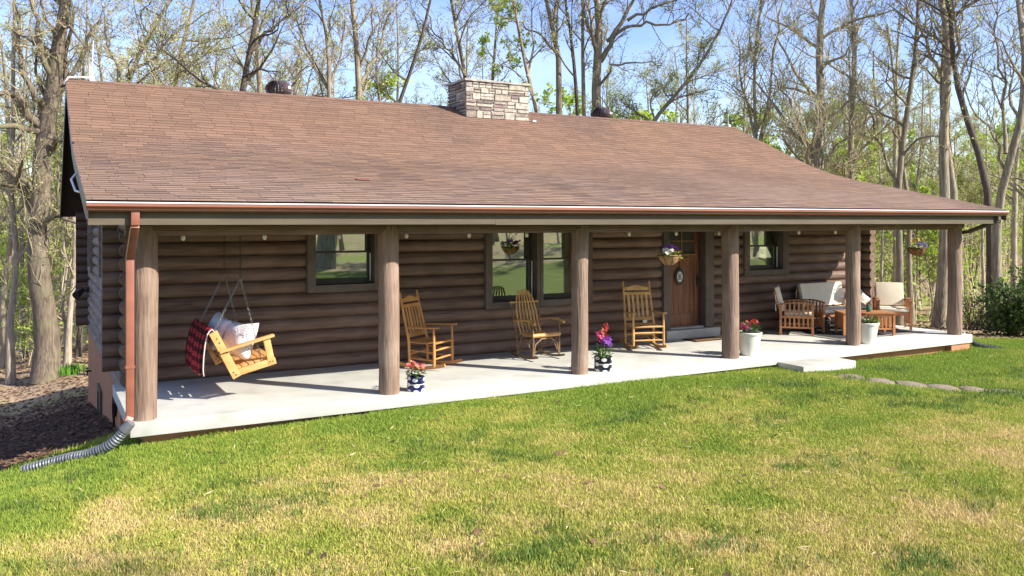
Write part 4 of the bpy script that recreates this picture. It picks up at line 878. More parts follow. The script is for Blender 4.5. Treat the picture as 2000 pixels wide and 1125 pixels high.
# --- string of bulbs along the beam
sl_ = thing('string_lights', 'string of clear round bulbs hung along the inside of the porch beam', 'string lights')
bx = [.47, 1.42, 2.37, 3.30, 4.24, 5.17, 6.1, 7.02, 7.96, 8.88, 9.79, 10.75, 11.69]
wm = MB(); pts = []
for a, b in zip(bx[:-1], bx[1:]):
    for k in range(4): q = k / 4; pts.append((a + (b - a) * q, .165, 2.16 - .035 * (1 - (2 * q - 1) ** 2) + .02))
wm.tube(pts + [(bx[-1], .165, 2.17)], .006, 5); wm.build('wire', 'black_metal', sl_)
for x in bx:
    s_ = MB().lathe([(.013, 2.165), (.014, 2.10), (.010, 2.098)], 8, (x, .165, 0)).build('socket', 'black_metal', sl_)
    MB().lathe([(.001, 2.020), (.016, 2.026), (.027, 2.048), (.026, 2.07), (.013, 2.10)], 10, (x, .165, 0)).build('bulb', 'bulb', sl_, smooth=True)

# --- door plaque, mats, indoor things behind the panes
sg = thing('door_plaque', 'oval monogram plaque with a black letter K hanging on the front door', 'sign', (9.93, dy - .02, 1.17))
def oval(mb, rx, rz_, y0, y1, n=28):
    mb.add([(rx * math.cos(2 * PI * i / n), y0, rz_ * math.sin(2 * PI * i / n)) for i in range(n)] + [(rx * math.cos(2 * PI * i / n), y1, rz_ * math.sin(2 * PI * i / n)) for i in range(n)],
           [tuple(range(n)), tuple(range(2 * n - 1, n - 1, -1))] + [(i, (i + 1) % n, n + (i + 1) % n, n + i) for i in range(n)])
mb = MB(); oval(mb, .115, .16, -.0, .015); mb.tube([(0, .006, .15), (0, .006, .43)], .006, 5).lathe([(.035, -.01), (.035, .02), (.001, .021)], 10, (0, .008, .16)); mb.build('plaque', 'black_metal', sg)
mb = MB(); oval(mb, .072, .105, -.006, -.0005); mb.build('plaque_face', 'petal_white', sg)
k_ = MB(); a, b = -.0068, -.0062
def kb(p, q, w): k_.bar((p[0], -.0085, p[1]), (q[0], -.0085, q[1]), w, .003, (0, 1, 0))
kb((-.024, -.055), (-.024, .055), .016); kb((-.012, .0), (.034, .052), .011); kb((-.008, .008), (.036, -.052), .016)
for x0, x1, z in ((-.042, -.006, .055), (-.042, -.006, -.055), (.016, .048, .055), (.016, .05, -.055)): kb((x0, z), (x1, z), .009)
k_.build('letter', 'black_metal', sg)
dm = thing('doormat', 'brown coir doormat lying in front of the door step', 'doormat', (10.08, 1.86, .001), R(0))
MB().box(-.40, .40, -.20, .20, .0, .012).build('backing', 'mat_dark', dm); MB().box(-.34, .34, -.15, .15, .0125, .02).build('coir_field', 'mat_coir', dm)
lp = thing('table_lamp', 'table lamp with cream shade seen through the right-hand window', 'lamp', (12.62, 2.84, .06))
MB().lathe([(.1, .0), (.1, .02), (.02, .05), (.05, .9), (.02, 1.35), (.012, 1.42)], 12).build('base', 'cap_stone', lp, smooth=True); MB().lathe([(.17, 1.42), (.07, 1.64), (.068, 1.64)], 18, capb=False).build('lamp_shade', 'lamp_shade', lp, smooth=True)
cu = MB(); N = 26
for k in range(2):
    x0 = (7.36, 5.78)[k]
cvs = []
for i in range(N + 1):
    for z in (.5, 1.3, 2.3): cvs.append((7.40 + .34 * i / N, 2.615 + .03 * math.sin(i * 1.5) , z))
cu.add(cvs, [(i * 3 + j, (i + 1) * 3 + j, (i + 1) * 3 + j + 1, i * 3 + j + 1) for i in range(N) for j in range(2)])
tag(cu.build('curtain', 'curtain', None, smooth=True, angle=180), 'white curtain hanging inside the double window beside the third post', 'curtain')
bk_ = thing('wicker_basket', 'small dark basket seen on the sill inside the double window', 'basket', (5.86, 2.72, .86))
MB().lathe([(.09, 0), (.115, .05), (.12, .14), (.1, .2), (.07, .22)], 14).build('body', 'mat_dark', bk_); MB().tube([(-.1, 0, .15), (-.07, 0, .25), (.07, 0, .25), (.1, 0, .15)], .01, 6).build('handle', 'mat_dark', bk_)
sh_ = thing('window_table', 'dark narrow table inside below the double window', 'table', (6.1, 2.8, .1)); MB().box(-.45, .45, -.14, .14, .72, .755).build('top', 'twig_wood', sh_)
for x in (-.42, .42):
    for y in (-.11, .11): MB().box(x - .02, x + .02, y - .02, y + .02, 0, .719).build('leg', 'twig_wood', sh_)

# --- drain pipes, step, flagstones
def corrugated(name, label, pts, r, mname, cap=None):
    pts = [Vector(p) for p in pts]; fine = []
    for i in range(len(pts) - 1):
        p0, p1, p2, p3 = pts[max(i - 1, 0)], pts[i], pts[i + 1], pts[min(i + 2, len(pts) - 1)]
        for k in range(22):
            t = k / 22; fine.append(.5 * ((2 * p1) + (p2 - p0) * t + (2 * p0 - 5 * p1 + 4 * p2 - p3) * t * t + (3 * p1 - p0 - 3 * p2 + p3) * t ** 3))
    L = 0; out = []; rad = []; prev = fine[0]; step = .0085
    for p in fine[1:]:
        d = (p - prev).length; k = max(1, int(d / step))
        for q in range(k): out.append(prev + (p - prev) * q / k); L += d / k; rad.append(r * (1 if (L / .034) % 1 < .55 else .84))
        prev = p
    t = thing(name, label, 'drain pipe'); MB().tube(out, rad, 14).build('hose', mname, t, smooth=True, angle=30)
    a, b = fine[0], fine[0] + (fine[0] - fine[3]).normalized() * .11; MB().tube([fine[2], fine[0], b], [r * 1.08, r * 1.08, r * .9], 10).build('adapter', mname, t); return t
hp = [(-.20, -.26, -.05), (-.33, -.20, -.2)] + [(x, y, float(H(x, y)) + .066) for x, y in ((-.52, -.06), (-.70, .07), (-.88, .19), (-1.06, .28), (-1.18, .33))]
corrugated('drain_pipe', 'black ribbed drain hose running from the left downspout down to the grass', hp, .058, 'pipe_grey', 1)
corrugated('drain_pipe', 'black ribbed drain hose curving down off the right end of the porch', [(15.34, .08, -.02), (15.40, -.02, -.14), (15.48, -.16, -.24), (15.62, -.34, -.27), (15.8, -.5, -.3)], .052, 'pipe_black')
ps = MB().box(9.86, 11.12, -.74, -.182, -.4, -.115).build('porch_step', 'step_concrete', None, bevel=.012); tag(ps, 'low pale concrete step in the grass along the porch front', 'step')
stones_ = [(10.28, -1.30, .23, .36), (10.42, -1.76, .22, .36), (10.62, -2.16, .21, .35), (10.88, -2.50, .20, .31), (11.18, -2.84, .20, .30), (11.46, -3.16, .17, .26), (11.76, -3.5, .2, .27)]
names_ = ['nearest the porch step, rounded', 'second from the porch step', 'third from the porch step, long and flat', 'fourth from the porch step, touching its neighbour', 'fifth from the porch step, half sunk in grass', 'sixth from the porch step, almost lost in grass', 'farthest from the porch step, at the picture edge']
for i, (x, y, a, b) in enumerate(stones_):
    mb = MB(); n = 14; r = random.Random(i + 3); ring = []; rot = R(-50 + 8 * i)
    for k in range(n):
        th = 2 * PI * k / n; q = r.uniform(.86, 1.1); px, py = a * q * math.cos(th), b * q * math.sin(th); ring.append((px * math.cos(rot) - py * math.sin(rot), px * math.sin(rot) + py * math.cos(rot)))
    z = float(H(x, y)); v = [(p[0], p[1], -.05) for p in ring] + [(p[0], p[1], .006) for p in ring] + [(p[0] * .97, p[1] * .97, .009 + r.uniform(-.003, .003)) for p in ring]
    mb.add(v, [tuple(range(2 * n, 3 * n))] + [(q * n + k, q * n + (k + 1) % n, (q + 1) * n + (k + 1) % n, (q + 1) * n + k) for q in (0, 1) for k in range(n)])
    o = mb.build('flagstone', 'flagstone', None, smooth=True, angle=30, loc=(x, y, z)); tag(o, 'tan flagstone of the lawn path, ' + names_[i], 'flagstone', 'flagstone path')

# ------------------------------------------------------------------ trees
CAM = np.array(cam.location); FW = np.array([math.sin(.508), math.cos(.508), 0]); RT = np.array([math.cos(.508), -math.sin(.508), 0])
def spot(u, v, d):
    """world point at distance d straight ahead of the photographer, u/v in photo pixels"""
    return CAM + d * (FW + RT * ((u - 1000) / 1660.43) + np.array([0, 0, (432.77 - v) / 1660.43]))
def nrm(v): return v / (np.linalg.norm(v) + 1e-9)
def wander(p, d, L, n, curl, up, g):
    pts = [p]; d = nrm(d); N = g.normal(0, curl, (n, 3)); N[:, 2] += up; st = L / n
    for i in range(n): d = d + N[i]; d = d / math.sqrt(d[0] * d[0] + d[1] * d[1] + d[2] * d[2]); p = p + d * st; pts.append(p)
    return np.array(pts)
def tubes(br, sides):
    """batch of (pts, radii) to one vertex/quad array"""
    Vs, Fs, o = [], [], 0; by = {}
    for p, r in br: by.setdefault(len(p), []).append((p, r))
    for n, lst in by.items():
        Pt = np.array([a for a, b in lst]); Rd = np.array([b for a, b in lst]); B = len(lst)
        T = np.gradient(Pt, axis=1); T /= np.linalg.norm(T, axis=2, keepdims=True) + 1e-9
        ref = np.where(np.abs(T[:, :1, 2:3]) > .85, np.array([1., 0, 0]), np.array([0, 0, 1.]))
        Xa = np.cross(T, ref); Xa /= np.linalg.norm(Xa, axis=2, keepdims=True) + 1e-9; Ya = np.cross(T, Xa)
        a = np.arange(sides) * 2 * np.pi / sides
        V = Pt[:, :, None, :] + Rd[:, :, None, None] * (Xa[:, :, None, :] * np.cos(a)[:, None] + Ya[:, :, None, :] * np.sin(a)[:, None])
        ids = o + np.arange(B * n * sides).reshape(B, n, sides); nx_ = np.roll(ids, -1, 2)
        Fs.append(np.stack([ids[:, :-1], nx_[:, :-1], nx_[:, 1:], ids[:, 1:]], -1).reshape(-1, 4)); Vs.append(V.reshape(-1, 3)); o += B * n * sides
    return np.concatenate(Vs), np.concatenate(Fs)
def leaf_quads(P, size, g, flat=.5):
    n = len(P); d = g.normal(0, 1, (n, 3)); d /= np.linalg.norm(d, axis=1, keepdims=True); e = np.cross(d, g.normal(0, 1, (n, 3))); e /= np.linalg.norm(e, axis=1, keepdims=True)
    s = size * g.uniform(.6, 1.4, (n, 1)); V = np.stack([P, P + d * s * .5 + e * s * .36, P + d * s, P + d * s * .5 - e * s * .36], 1).reshape(-1, 3)
    return V, np.arange(4 * n).reshape(-1, 4)
def tree_parts(trunk, rad, seed, n1=15, n2=7, n3=6, n4=2, t0=.22, l1=3.2, el=(20, 60), limbs=(), leaf=900, lsize=.075, leafm='leaf_bud', bark='bark', tw='twig', shoots=0, curl=.17, flare=1.5, lean=None):
    """returns builder(parent): trunk with limbs, fine branches, foliage; coordinates local to the base"""
    g = np.random.default_rng(seed); trunk = np.array(trunk, float); seg = np.linalg.norm(np.diff(trunk, axis=0), axis=1); cum = np.concatenate([[0], np.cumsum(seg)]); Lt = cum[-1]
    N = 14; tt = np.linspace(0, 1, N + 1) ** 1.0 * Lt; pts = np.stack([np.interp(tt, cum, trunk[:, k]) for k in range(3)], 1); rr = np.interp(tt, cum, rad)
    pts[1:-1] += g.normal(0, .035, (N - 1, 3)) * np.array([1, 1, .2]); pts[1:-1] = (pts[:-2] + 2 * pts[1:-1] + pts[2:]) / 4
    rr[0] *= flare; rr[1] *= 1 + (flare - 1) * .25
    A = [(pts, rr)]; L1 = []; B = []; C = []; D = []; tips = []
    for lb in limbs:
        q = np.array(lb[0], float); rl = np.linspace(lb[1], lb[2], len(q)); L1.append((q, rl)); A.append((q, rl))
    for i in range(n1):
        t = t0 + (1 - t0) * (i + g.uniform(0, 1)) / n1; k = t * N; j = min(int(k), N - 1); f = k - j; p = pts[j] * (1 - f) + pts[j + 1] * f; r = np.interp(t * Lt, cum, rad)
        az = g.uniform(0, 2 * np.pi); e = math.radians(g.uniform(*el)); d = np.array([math.cos(az) * math.cos(e), math.sin(az) * math.cos(e), math.sin(e)])
        L = l1 * g.uniform(.55, 1.25) * (1.15 - .6 * t); m = 7; q = wander(p, d, L, m, curl, .05, g); r0 = min(r * .55, .02 + .028 * L); rl = np.linspace(r0, r0 * .25, m + 1)
        L1.append((q, rl)); A.append((q, rl))
    for i in range(shoots):
        t = g.uniform(t0 * .6, .9); k = t * N; j = min(int(k), N - 1); az = g.uniform(0, 6.28); d = np.array([.35 * math.cos(az), .35 * math.sin(az), 1]); q = wander(pts[j], d, g.uniform(1.2, 3.2), 5, .12, .1, g); B.append((q, np.linspace(.018, .005, 6)))
    for q, rl in L1:
        L = np.linalg.norm(q[-1] - q[0]); k2 = max(3, int(n2 * min(1.6, L / 2.5)))
        for i in range(k2):
            k = g.uniform(.18, 1) * (len(q) - 1); j = min(int(k), len(q) - 2); p = q[j] + (q[j + 1] - q[j]) * (k - j); d = nrm(q[j + 1] - q[j]); s = nrm(np.cross(d, g.normal(0, 1, 3)))
            r0 = max(.010, rl[j] * .5); b = wander(p, d * .65 + s * g.uniform(.5, 1.0) + np.array([0, 0, .25]), L * g.uniform(.28, .55), 4, curl, .06, g); B.append((b, np.linspace(min(r0, .03), .0065, 5)))
    for q, rl in list(B):
        L = np.linalg.norm(q[-1] - q[0])
        for i in range(n3):
            k = g.uniform(.12, 1) * (len(q) - 1); j = min(int(k), len(q) - 2); p = q[j] + (q[j + 1] - q[j]) * (k - j); d = nrm(q[j + 1] - q[j]); s = nrm(np.cross(d, g.normal(0, 1, 3)))
            c = wander(p, d * .7 + s * g.uniform(.5, 1.0) + np.array([0, 0, .22]), max(.22, L * g.uniform(.3, .6)), 3, curl * .9, .05, g); C.append((c, np.linspace(.0085, .0045, 4)))
    for q, rl in C:
        tips.append(q[-1]); L = np.linalg.norm(q[-1] - q[0])
        for i in range(n4):
            k = g.integers(1, 3); d = nrm(q[k + 1] - q[k]); s = nrm(np.cross(d, g.normal(0, 1, 3))); c = wander(q[k], d * .7 + s * .7 + np.array([0, 0, .2]), L * g.uniform(.35, .65), 2, .1, .03, g); D.append((c, np.array([.0058, .005, .0038]))); tips.append(c[-1]); tips.append(c[1])
    tips = np.array(tips)
    def build(par):
        V, F = tubes(A[:1], 12); V2, F2 = tubes(A[1:], 7) if len(A) > 1 else (np.zeros((0, 3)), np.zeros((0, 4), int)); np_obj('trunk', np.concatenate([V, V2]), np.concatenate([F, F2 + len(V)]), bark, par)
        V, F = tubes(B, 4)
        if C:
            v, f = tubes(C, 3); F = np.concatenate([F, f + len(V)]); V = np.concatenate([V, v])
        if D:
            v, f = tubes(D, 3); F = np.concatenate([F, f + len(V)]); V = np.concatenate([V, v])
        np_obj('branches', V, F, tw, par)
        if leaf:
            leaf_ = int(leaf * 3.2) if lsize < .1 else leaf; k = g.integers(0, len(tips), leaf_); P = tips[k] + g.normal(0, .06, (leaf_, 3)); v, f = leaf_quads(P, lsize * (.85 if lsize < .1 else 1), g); np_obj('foliage', v, f, leafm, par, smooth=False, rnd=g.uniform(0, 1, leaf_))
    return build
def px_tree(name, label, pth, w, d, top=4.5, grp=None, **kw):
    """tree whose trunk follows points seen in the photograph, at its own distance d; w = trunk width there in pixels"""
    W = [spot(u, v, d) for u, v in pth]; base = W[0].copy(); zg = float(H(base[0], base[1]))
    dirn = nrm(W[0] - W[1]) * np.array([.35, .35, 1]); k = (W[0][2] - zg) / -dirn[2] if dirn[2] < -.05 else 0
    root = W[0] + dirn * max(0, k); root[2] = float(H(root[0], root[1])) - .12
    g = np.random.default_rng(kw['seed']); jit = [FW * g.uniform(-.5, .5) for _ in W]; W = [p + j * (i > 0) for i, (p, j) in enumerate(zip(W, jit))]
    up = nrm(W[-1] - W[-2]) * np.array([.6, .6, 1]); W.append(W[-1] + up * top * .5); W.append(W[-1] + nrm(up + np.array([g.uniform(-.2, .2), g.uniform(-.2, .2), .3])) * top * .5)
    pts = [root] + [p for p in W if p[2] > root[2] + .6]; r = w * d / 1660.43 / 2; n = len(pts); rad = [r * 1.12] + [r * (1 - .72 * (i / (n - 1)) ** 1.3) for i in range(1, n)]
    lim = []
    for (q, wl) in kw.pop('plimbs', []):
        Q = [spot(u, v, d + dd) for u, v, dd in q]; fine = []
        for a, b in zip(Q[:-1], Q[1:]):
            for k in range(3): fine.append(a + (b - a) * k / 3)
        fine.append(Q[-1]); fine = np.array(fine); fine[1:] += g.normal(0, .05, (len(fine) - 1, 3)); lim.append((fine - root, wl * d / 1660.43 / 2, wl * d / 1660.43 / 2 * .3))
    t = thing(name, label, 'tree', tuple(root), 0, grp)
    tree_parts(np.array(pts) - root, rad, limbs=lim, **kw)(t); return t
D_ = dict(bark='bark_dark', tw='twig_dark'); P_ = dict(bark='bark_pale', tw='twig_pale')
px_tree('gnarled_tree', 'massive gnarled old tree with thick crooked limbs off the left gable', [(88, 742), (86, 640), (77, 520), (68, 440), (82, 330), (95, 240), (104, 170), (112, 100), (122, 20)], 44, 27, 3.5, seed=1, n1=22, n2=8, n3=6, n4=2, t0=.28, l1=3.4, el=(0, 65), curl=.3, leaf=700, shoots=26, flare=1.15, tw='twig_pale', bark='bark_old',
        plimbs=[([(84, 250, 0), (55, 225, -.3), (35, 185, -.5), (0, 178, -.8), (-60, 160, -1)], 20), ([(92, 215, 0), (70, 190, -.4), (45, 140, -.5), (38, 60, -.2), (30, -20, 0)], 15), ([(98, 200, 0), (128, 170, .3), (135, 90, .5), (142, -10, .8)], 15),
                ([(75, 380, 0), (40, 345, -.4), (10, 335, -.6), (-50, 340, -1)], 13), ([(72, 440, 0), (110, 420, -.2), (140, 430, -.4), (170, 455, -.3)], 11), ([(104, 170, 0), (82, 110, -.3), (70, 40, -.4), (62, -20, -.3)], 13), ([(90, 290, 0), (118, 270, -.4), (135, 262, -.7)], 13), ([(80, 340, 0), (105, 300, .3), (125, 330, .8)], 9)])
px_tree('slender_tree', 'slender pale-barked tree at the left picture edge beside the gnarled tree', [(22, 752), (26, 640), (29, 500), (30, 380), (24, 250), (20, 100)], 13, 27.5, seed=2, n1=10, l1=2, leaf=300, **P_)
px_tree('slender_tree', 'dark slender tree behind the pale one at the left picture edge', [(10, 720), (14, 560), (18, 420), (14, 250)], 12, 31, seed=3, n1=10, l1=2, leaf=300)
px_tree('slender_tree', 'pale double-stemmed tree between the gnarled tree and the cabin wall', [(131, 735), (136, 600), (138, 480), (142, 380), (150, 240)], 11, 28.5, seed=4, n1=10, l1=2.2, leaf=300, plimbs=[([(131, 725, 0), (126, 640, .2), (131, 520, .3), (128, 400, .4), (120, 250, .5)], 8)], **P_)
px_tree('slender_tree', 'thin dark tree close against the left cabin corner', [(152, 720), (154, 600), (152, 430), (146, 250)], 9, 31, seed=5, n1=8, l1=1.8, leaf=200, **D_)
px_tree('slender_tree', 'thin grey tree in the gap left of the gnarled trunk', [(50, 715), (47, 560), (46, 400), (52, 200)], 8, 35, seed=6, n1=9, l1=2, leaf=250)
px_tree('forked_tree', 'dark forked tree behind the ridge left of the first roof vent', [(470, 172), (478, 120), (490, 70), (505, 20), (518, -30)], 13, 27, seed=7, n1=12, n2=7, l1=3.2, t0=.45, leaf=600, plimbs=[([(482, 105, 0), (520, 65, .3), (560, 35, .5), (600, -5, .6)], 8), ([(474, 150, 0), (510, 130, -.4), (550, 140, -.8)], 5)], **D_)
px_tree('leaning_tree', 'bushy tree with many arching branches behind the left roof end', [(240, 168), (255, 120), (290, 60), (330, 0)], 10, 27, seed=8, n1=16, n2=8, l1=3.2, t0=.4, leaf=900, el=(0, 60), tw='twig_pale', plimbs=[([(245, 150, 0), (300, 110, .2), (350, 60, .3), (420, 20, .3)], 6), ([(232, 160, 0), (215, 90, .3), (200, 0, .3)], 7)])
px_tree('leafing_tree', 'pale branching tree breaking into leaf above the left part of the roof', [(340, 178), (352, 110), (372, 40), (380, -20)], 10, 30, seed=9, n1=18, n2=8, l1=3.4, t0=.35, leaf=1600, leafm='leaf_spring', el=(5, 60), tw='twig_pale', plimbs=[([(345, 150, 0), (400, 110, .2), (450, 60, .3)], 5)])
px_tree('bare_tree', 'bare tree with steeply rising stems just right of the first roof vent', [(645, 186), (648, 130), (636, 60), (622, -10)], 9, 27, seed=10, n1=14, l1=2.8, t0=.45, el=(40, 75), leaf=600, plimbs=[([(646, 180, 0), (610, 110, .2), (585, 50, .3), (560, -10, .4)], 6), ([(645, 170, 0), (665, 110, .2), (672, 20, .3)], 6)])
px_tree('forked_tree', 'pale forked tree rising from the ridge midway between vent and chimney', [(703, 194), (702, 130), (698, 60), (690, -10)], 14, 28, seed=11, n1=12, l1=2.8, t0=.5, el=(35, 75), leaf=350, plimbs=[([(704, 165, 0), (735, 110, .3), (755, 50, .5), (780, -10, .6)], 8), ([(703, 130, 0), (722, 80, -.3), (728, 10, -.5)], 7)])
px_tree('leaning_tree', 'thin dark tree leaning right, left of the chimney', [(772, 203), (796, 155), (820, 100), (838, 40), (848, -20)], 8, 29, seed=12, n1=10, l1=1.9, t0=.45, leaf=300, **D_)
px_tree('bare_tree', 'bare tree with stems slanting left behind the chimney', [(912, 165), (903, 110), (888, 50), (876, -10)], 9, 31, seed=13, n1=14, l1=3, t0=.45, el=(35, 70), leaf=500, plimbs=[([(908, 150, 0), (880, 100, .3), (850, 70, .4), (830, 20, .5)], 6)])
px_tree('leafing_tree', 'young tree with bright yellow-green leaves directly behind the chimney', [(962, 168), (964, 120), (968, 70)], 7, 33, 1.5, seed=14, n1=14, l1=1.8, t0=.4, leaf=2600, lsize=.12, leafm='leaf_bright')
px_tree('bare_tree', 'slanting bare tree touching the right side of the chimney', [(1052, 222), (1034, 160), (1016, 80), (1000, 0)], 9, 30, seed=15, n1=12, l1=2.6, t0=.45, el=(35, 75), leaf=400, plimbs=[([(1030, 150, 0), (1040, 90, .3), (1038, 10, .5)], 6)])
px_tree('bare_tree', 'smooth grey tree with a crooked top, first right of the chimney', [(1093, 225), (1091, 170), (1097, 110), (1080, 60), (1064, 20), (1062, -20)], 13, 31, seed=16, n1=9, l1=2.8, t0=.6, leaf=250, plimbs=[([(1096, 115, 0), (1060, 70, -.3), (1020, 45, -.5), (960, 40, -.8)], 5), ([(1075, 50, 0), (1085, 20, .2), (1092, -20, .3)], 8)])
px_tree('slender_tree', 'slender brown tree left of the great forked tree', [(1131, 228), (1120, 160), (1118, 90), (1105, 20), (1095, -20)], 8, 31, seed=17, n1=10, l1=2.2, t0=.5, el=(35, 75), leaf=200, **D_)
px_tree('slender_tree', 'straight slender tree standing close to the great forked tree', [(1142, 230), (1139, 150), (1136, 60), (1135, -20)], 9, 32, seed=18, n1=9, l1=2, t0=.5, leaf=200)
px_tree('great_tree', 'great grey forked tree with broad spreading limbs, between chimney and right roof vent', [(1165, 230), (1163, 160), (1164, 110), (1172, 60), (1170, 15), (1160, -30)], 20, 31.5, seed=19, n1=12, n2=7, l1=3.6, t0=.55, leaf=600, flare=1.3,
        plimbs=[([(1172, 120, 0), (1190, 85, -.3), (1215, 45, -.5), (1235, 0, -.6), (1245, -30, -.6)], 12), ([(1185, 80, -.2), (1220, 55, -.6), (1265, 45, -.8), (1310, 52, -1), (1350, 30, -1.2)], 8), ([(1172, 165, 0), (1200, 130, -.4), (1240, 122, -.6), (1288, 124, -.8)], 6), ([(1165, 100, 0), (1148, 60, .3), (1140, 0, .4)], 10), ([(1225, 40, -.5), (1270, 15, -.8), (1330, -5, -1)], 7)])
px_tree('leaning_tree', 'spreading bushy tree arching over the right roof vent', [(1262, 245), (1285, 215), (1330, 170), (1375, 120), (1410, 60)], 9, 31, 2, seed=20, n1=18, n2=9, l1=3.2, t0=.3, leaf=1500, leafm='leaf_spring', el=(0, 55), curl=.22, plimbs=[([(1270, 240, 0), (1240, 215, .2), (1215, 205, .3)], 6)])
px_tree('bushy_tree', 'cluster of thin upright grey stems above the right ridge end', [(1478, 300), (1480, 220), (1474, 120), (1480, 0)], 8, 30, seed=21, n1=18, n2=8, l1=3, t0=.25, el=(45, 80), leaf=500, tw='twig_pale', plimbs=[([(1480, 290, 0), (1505, 180, .3), (1520, 60, .4), (1525, -20, .5)], 7), ([(1477, 280, 0), (1450, 170, .2), (1440, 70, .3)], 6)])
px_tree('big_tree', 'thick pale tree with low heavy branches behind the right roof slope', [(1592, 330), (1595, 270), (1597, 180), (1602, 90), (1606, -10)], 20, 28, seed=22, n1=20, n2=8, n3=6, l1=3.4, t0=.2, el=(10, 70), leaf=500, shoots=30, tw='twig_pale', plimbs=[([(1586, 310, 0), (1565, 250, -.2), (1540, 190, -.4), (1505, 140, -.5)], 8), ([(1598, 250, 0), (1640, 215, -.3), (1680, 190, -.6)], 9), ([(1598, 318, 0), (1640, 280, -.3), (1690, 245, -.5), (1730, 200, -.7)], 7), ([(1600, 325, 0), (1660, 325, -.4), (1740, 310, -.7)], 5)])
px_tree('tall_tree', 'straight pale tree standing right of the thick low-branched one', [(1664, 352), (1664, 260), (1662, 150), (1660, 40), (1662, -30)], 12, 29, seed=23, n1=18, n2=8, l1=2.6, t0=.2, el=(40, 80), leaf=400, shoots=24, bark='bark_pale', tw='twig_pale')
px_tree('leaning_tree', 'dark tree leaning right with a fork, above the porch roof', [(1756, 640), (1754, 500), (1753, 365), (1766, 250), (1782, 160), (1795, 70), (1805, -10)], 13, 27.5, seed=24, n1=14, n2=7, l1=2.8, t0=.35, leaf=350, plimbs=[([(1752, 370, 0), (1728, 310, .3), (1705, 240, .4), (1690, 190, .5)], 7)])
px_tree('tall_tree', 'tall two-toned tree with high forked top seen left of the last post', [(1831, 648), (1832, 500), (1833, 385), (1836, 250), (1838, 150), (1843, 60), (1850, -20)], 21, 26.5, seed=25, n1=14, n2=7, l1=3, t0=.5, leaf=250, flare=1.15, plimbs=[([(1838, 150, 0), (1818, 110, -.2), (1802, 60, -.4), (1770, 10, -.5)], 9), ([(1840, 110, 0), (1870, 60, .3), (1890, 0, .4)], 8)])
px_tree('tall_tree', 'tall tree just right of the two-toned one, next to the last post', [(1857, 646), (1856, 500), (1853, 385), (1848, 260), (1850, 120), (1856, -20)], 15, 27.5, seed=26, n1=12, l1=2.4, t0=.5, leaf=200, flare=1.15)
px_tree('leaning_tree', 'dark crooked tree leaning left above the right end of the roof', [(1935, 645), (1930, 500), (1924, 400), (1908, 290), (1890, 200), (1865, 120), (1848, 50), (1835, -20)], 15, 25.5, seed=27, n1=14, l1=2.6, t0=.45, leaf=250, **D_)
px_tree('tall_tree', 'mossy grey tree with rising forks at the right picture edge', [(1962, 640), (1958, 500), (1960, 380), (1966, 280), (1985, 180), (2000, 80), (2004, -10)], 17, 24.5, seed=28, n1=16, n2=7, l1=3, t0=.4, leaf=450, plimbs=[([(1962, 330, 0), (1940, 270, -.2), (1900, 200, -.4), (1870, 140, -.5)], 6), ([(1964, 300, 0), (1962, 200, .3), (1950, 90, .4), (1945, 0, .5)], 8)])
px_tree('slender_tree', 'pale straight trunk seen under the porch beam behind the right armchair', [(1751, 600), (1750, 500), (1748, 400), (1745, 250)], 13, 33, seed=29, n1=10, l1=2.2, t0=.5, leaf=150, **P_)
px_tree('slender_tree', 'grey slanting trunk under the beam beneath the right hanging basket', [(1780, 640), (1774, 520), (1766, 400), (1760, 280)], 11, 30, seed=30, n1=10, l1=2.2, t0=.5, leaf=150)

# generic kinds for the woods, each a thing of its own where it stands
def proto(name, seed, hgt, r, **kw):
    g = np.random.default_rng(seed); pts = [(0, 0, -.15)]; p = np.array([0., 0, 0])
    for i in range(6): p = p + np.array([g.normal(0, .13), g.normal(0, .13), hgt / 6]); pts.append(tuple(p))
    e = bpy.data.objects.new(name, None); COL.objects.link(e); e.empty_display_size = .3
    tree_parts(np.array(pts), [r * (1 - .8 * (i / 6)) for i in range(7)], seed, **kw)(e); return e
PROTO = [proto('woodland_tree', 101, 13, .16, n1=16, l1=3, t0=.3, leaf=500, tw='twig_pale', bark='bark_pale'), proto('woodland_tree', 102, 12, .12, n1=16, l1=2.6, t0=.3, leaf=900, leafm='leaf_spring'),
         proto('woodland_tree', 103, 14, .2, n1=18, l1=3.4, t0=.3, leaf=400), proto('woodland_tree', 104, 11, .09, n1=14, l1=2, t0=.35, leaf=500, tw='twig_pale', bark='bark_pale'),
         proto('sapling', 105, 5.5, .045, n1=13, n2=6, n3=5, n4=1, l1=1.6, t0=.15, leaf=1700, lsize=.12, leafm='leaf_bright'), proto('sapling', 106, 4.2, .04, n1=12, n2=6, n3=5, n4=1, l1=1.5, t0=.12, leaf=1400, lsize=.12, leafm='leaf_spring'),
         proto('sapling', 107, 7, .06, n1=15, n2=6, n3=5, n4=1, l1=2, t0=.2, leaf=2200, lsize=.13, leafm='leaf_bright')]
fresh = [True] * len(PROTO)
def plant(k, x, y, s, label, group, rz=None):
    o = PROTO[k] if fresh[k] else copy_tree(PROTO[k]); fresh[k] = False
    o.location = (x, y, float(H(x, y)) - .05); o.rotation_euler = (0, 0, random.uniform(0, 6.28) if rz is None else rz); o.scale = (s, s, s * random.uniform(.9, 1.1)); o.name = PROTO[k].name.split('.')[0]
    tag(o, label, 'tree', group); return o
rw = random.Random(4)
PLACES = [(170, 'left of the cabin gable'), (420, 'above the left end of the roof'), (600, 'near the left roof vent'), (880, 'between left vent and chimney'), (1030, 'behind the chimney'), (1260, 'between chimney and right vent'),
          (1480, 'above the right ridge end'), (1690, 'above the right roof slope'), (1880, 'framed by the last two posts'), (9999, 'right of the last post')]
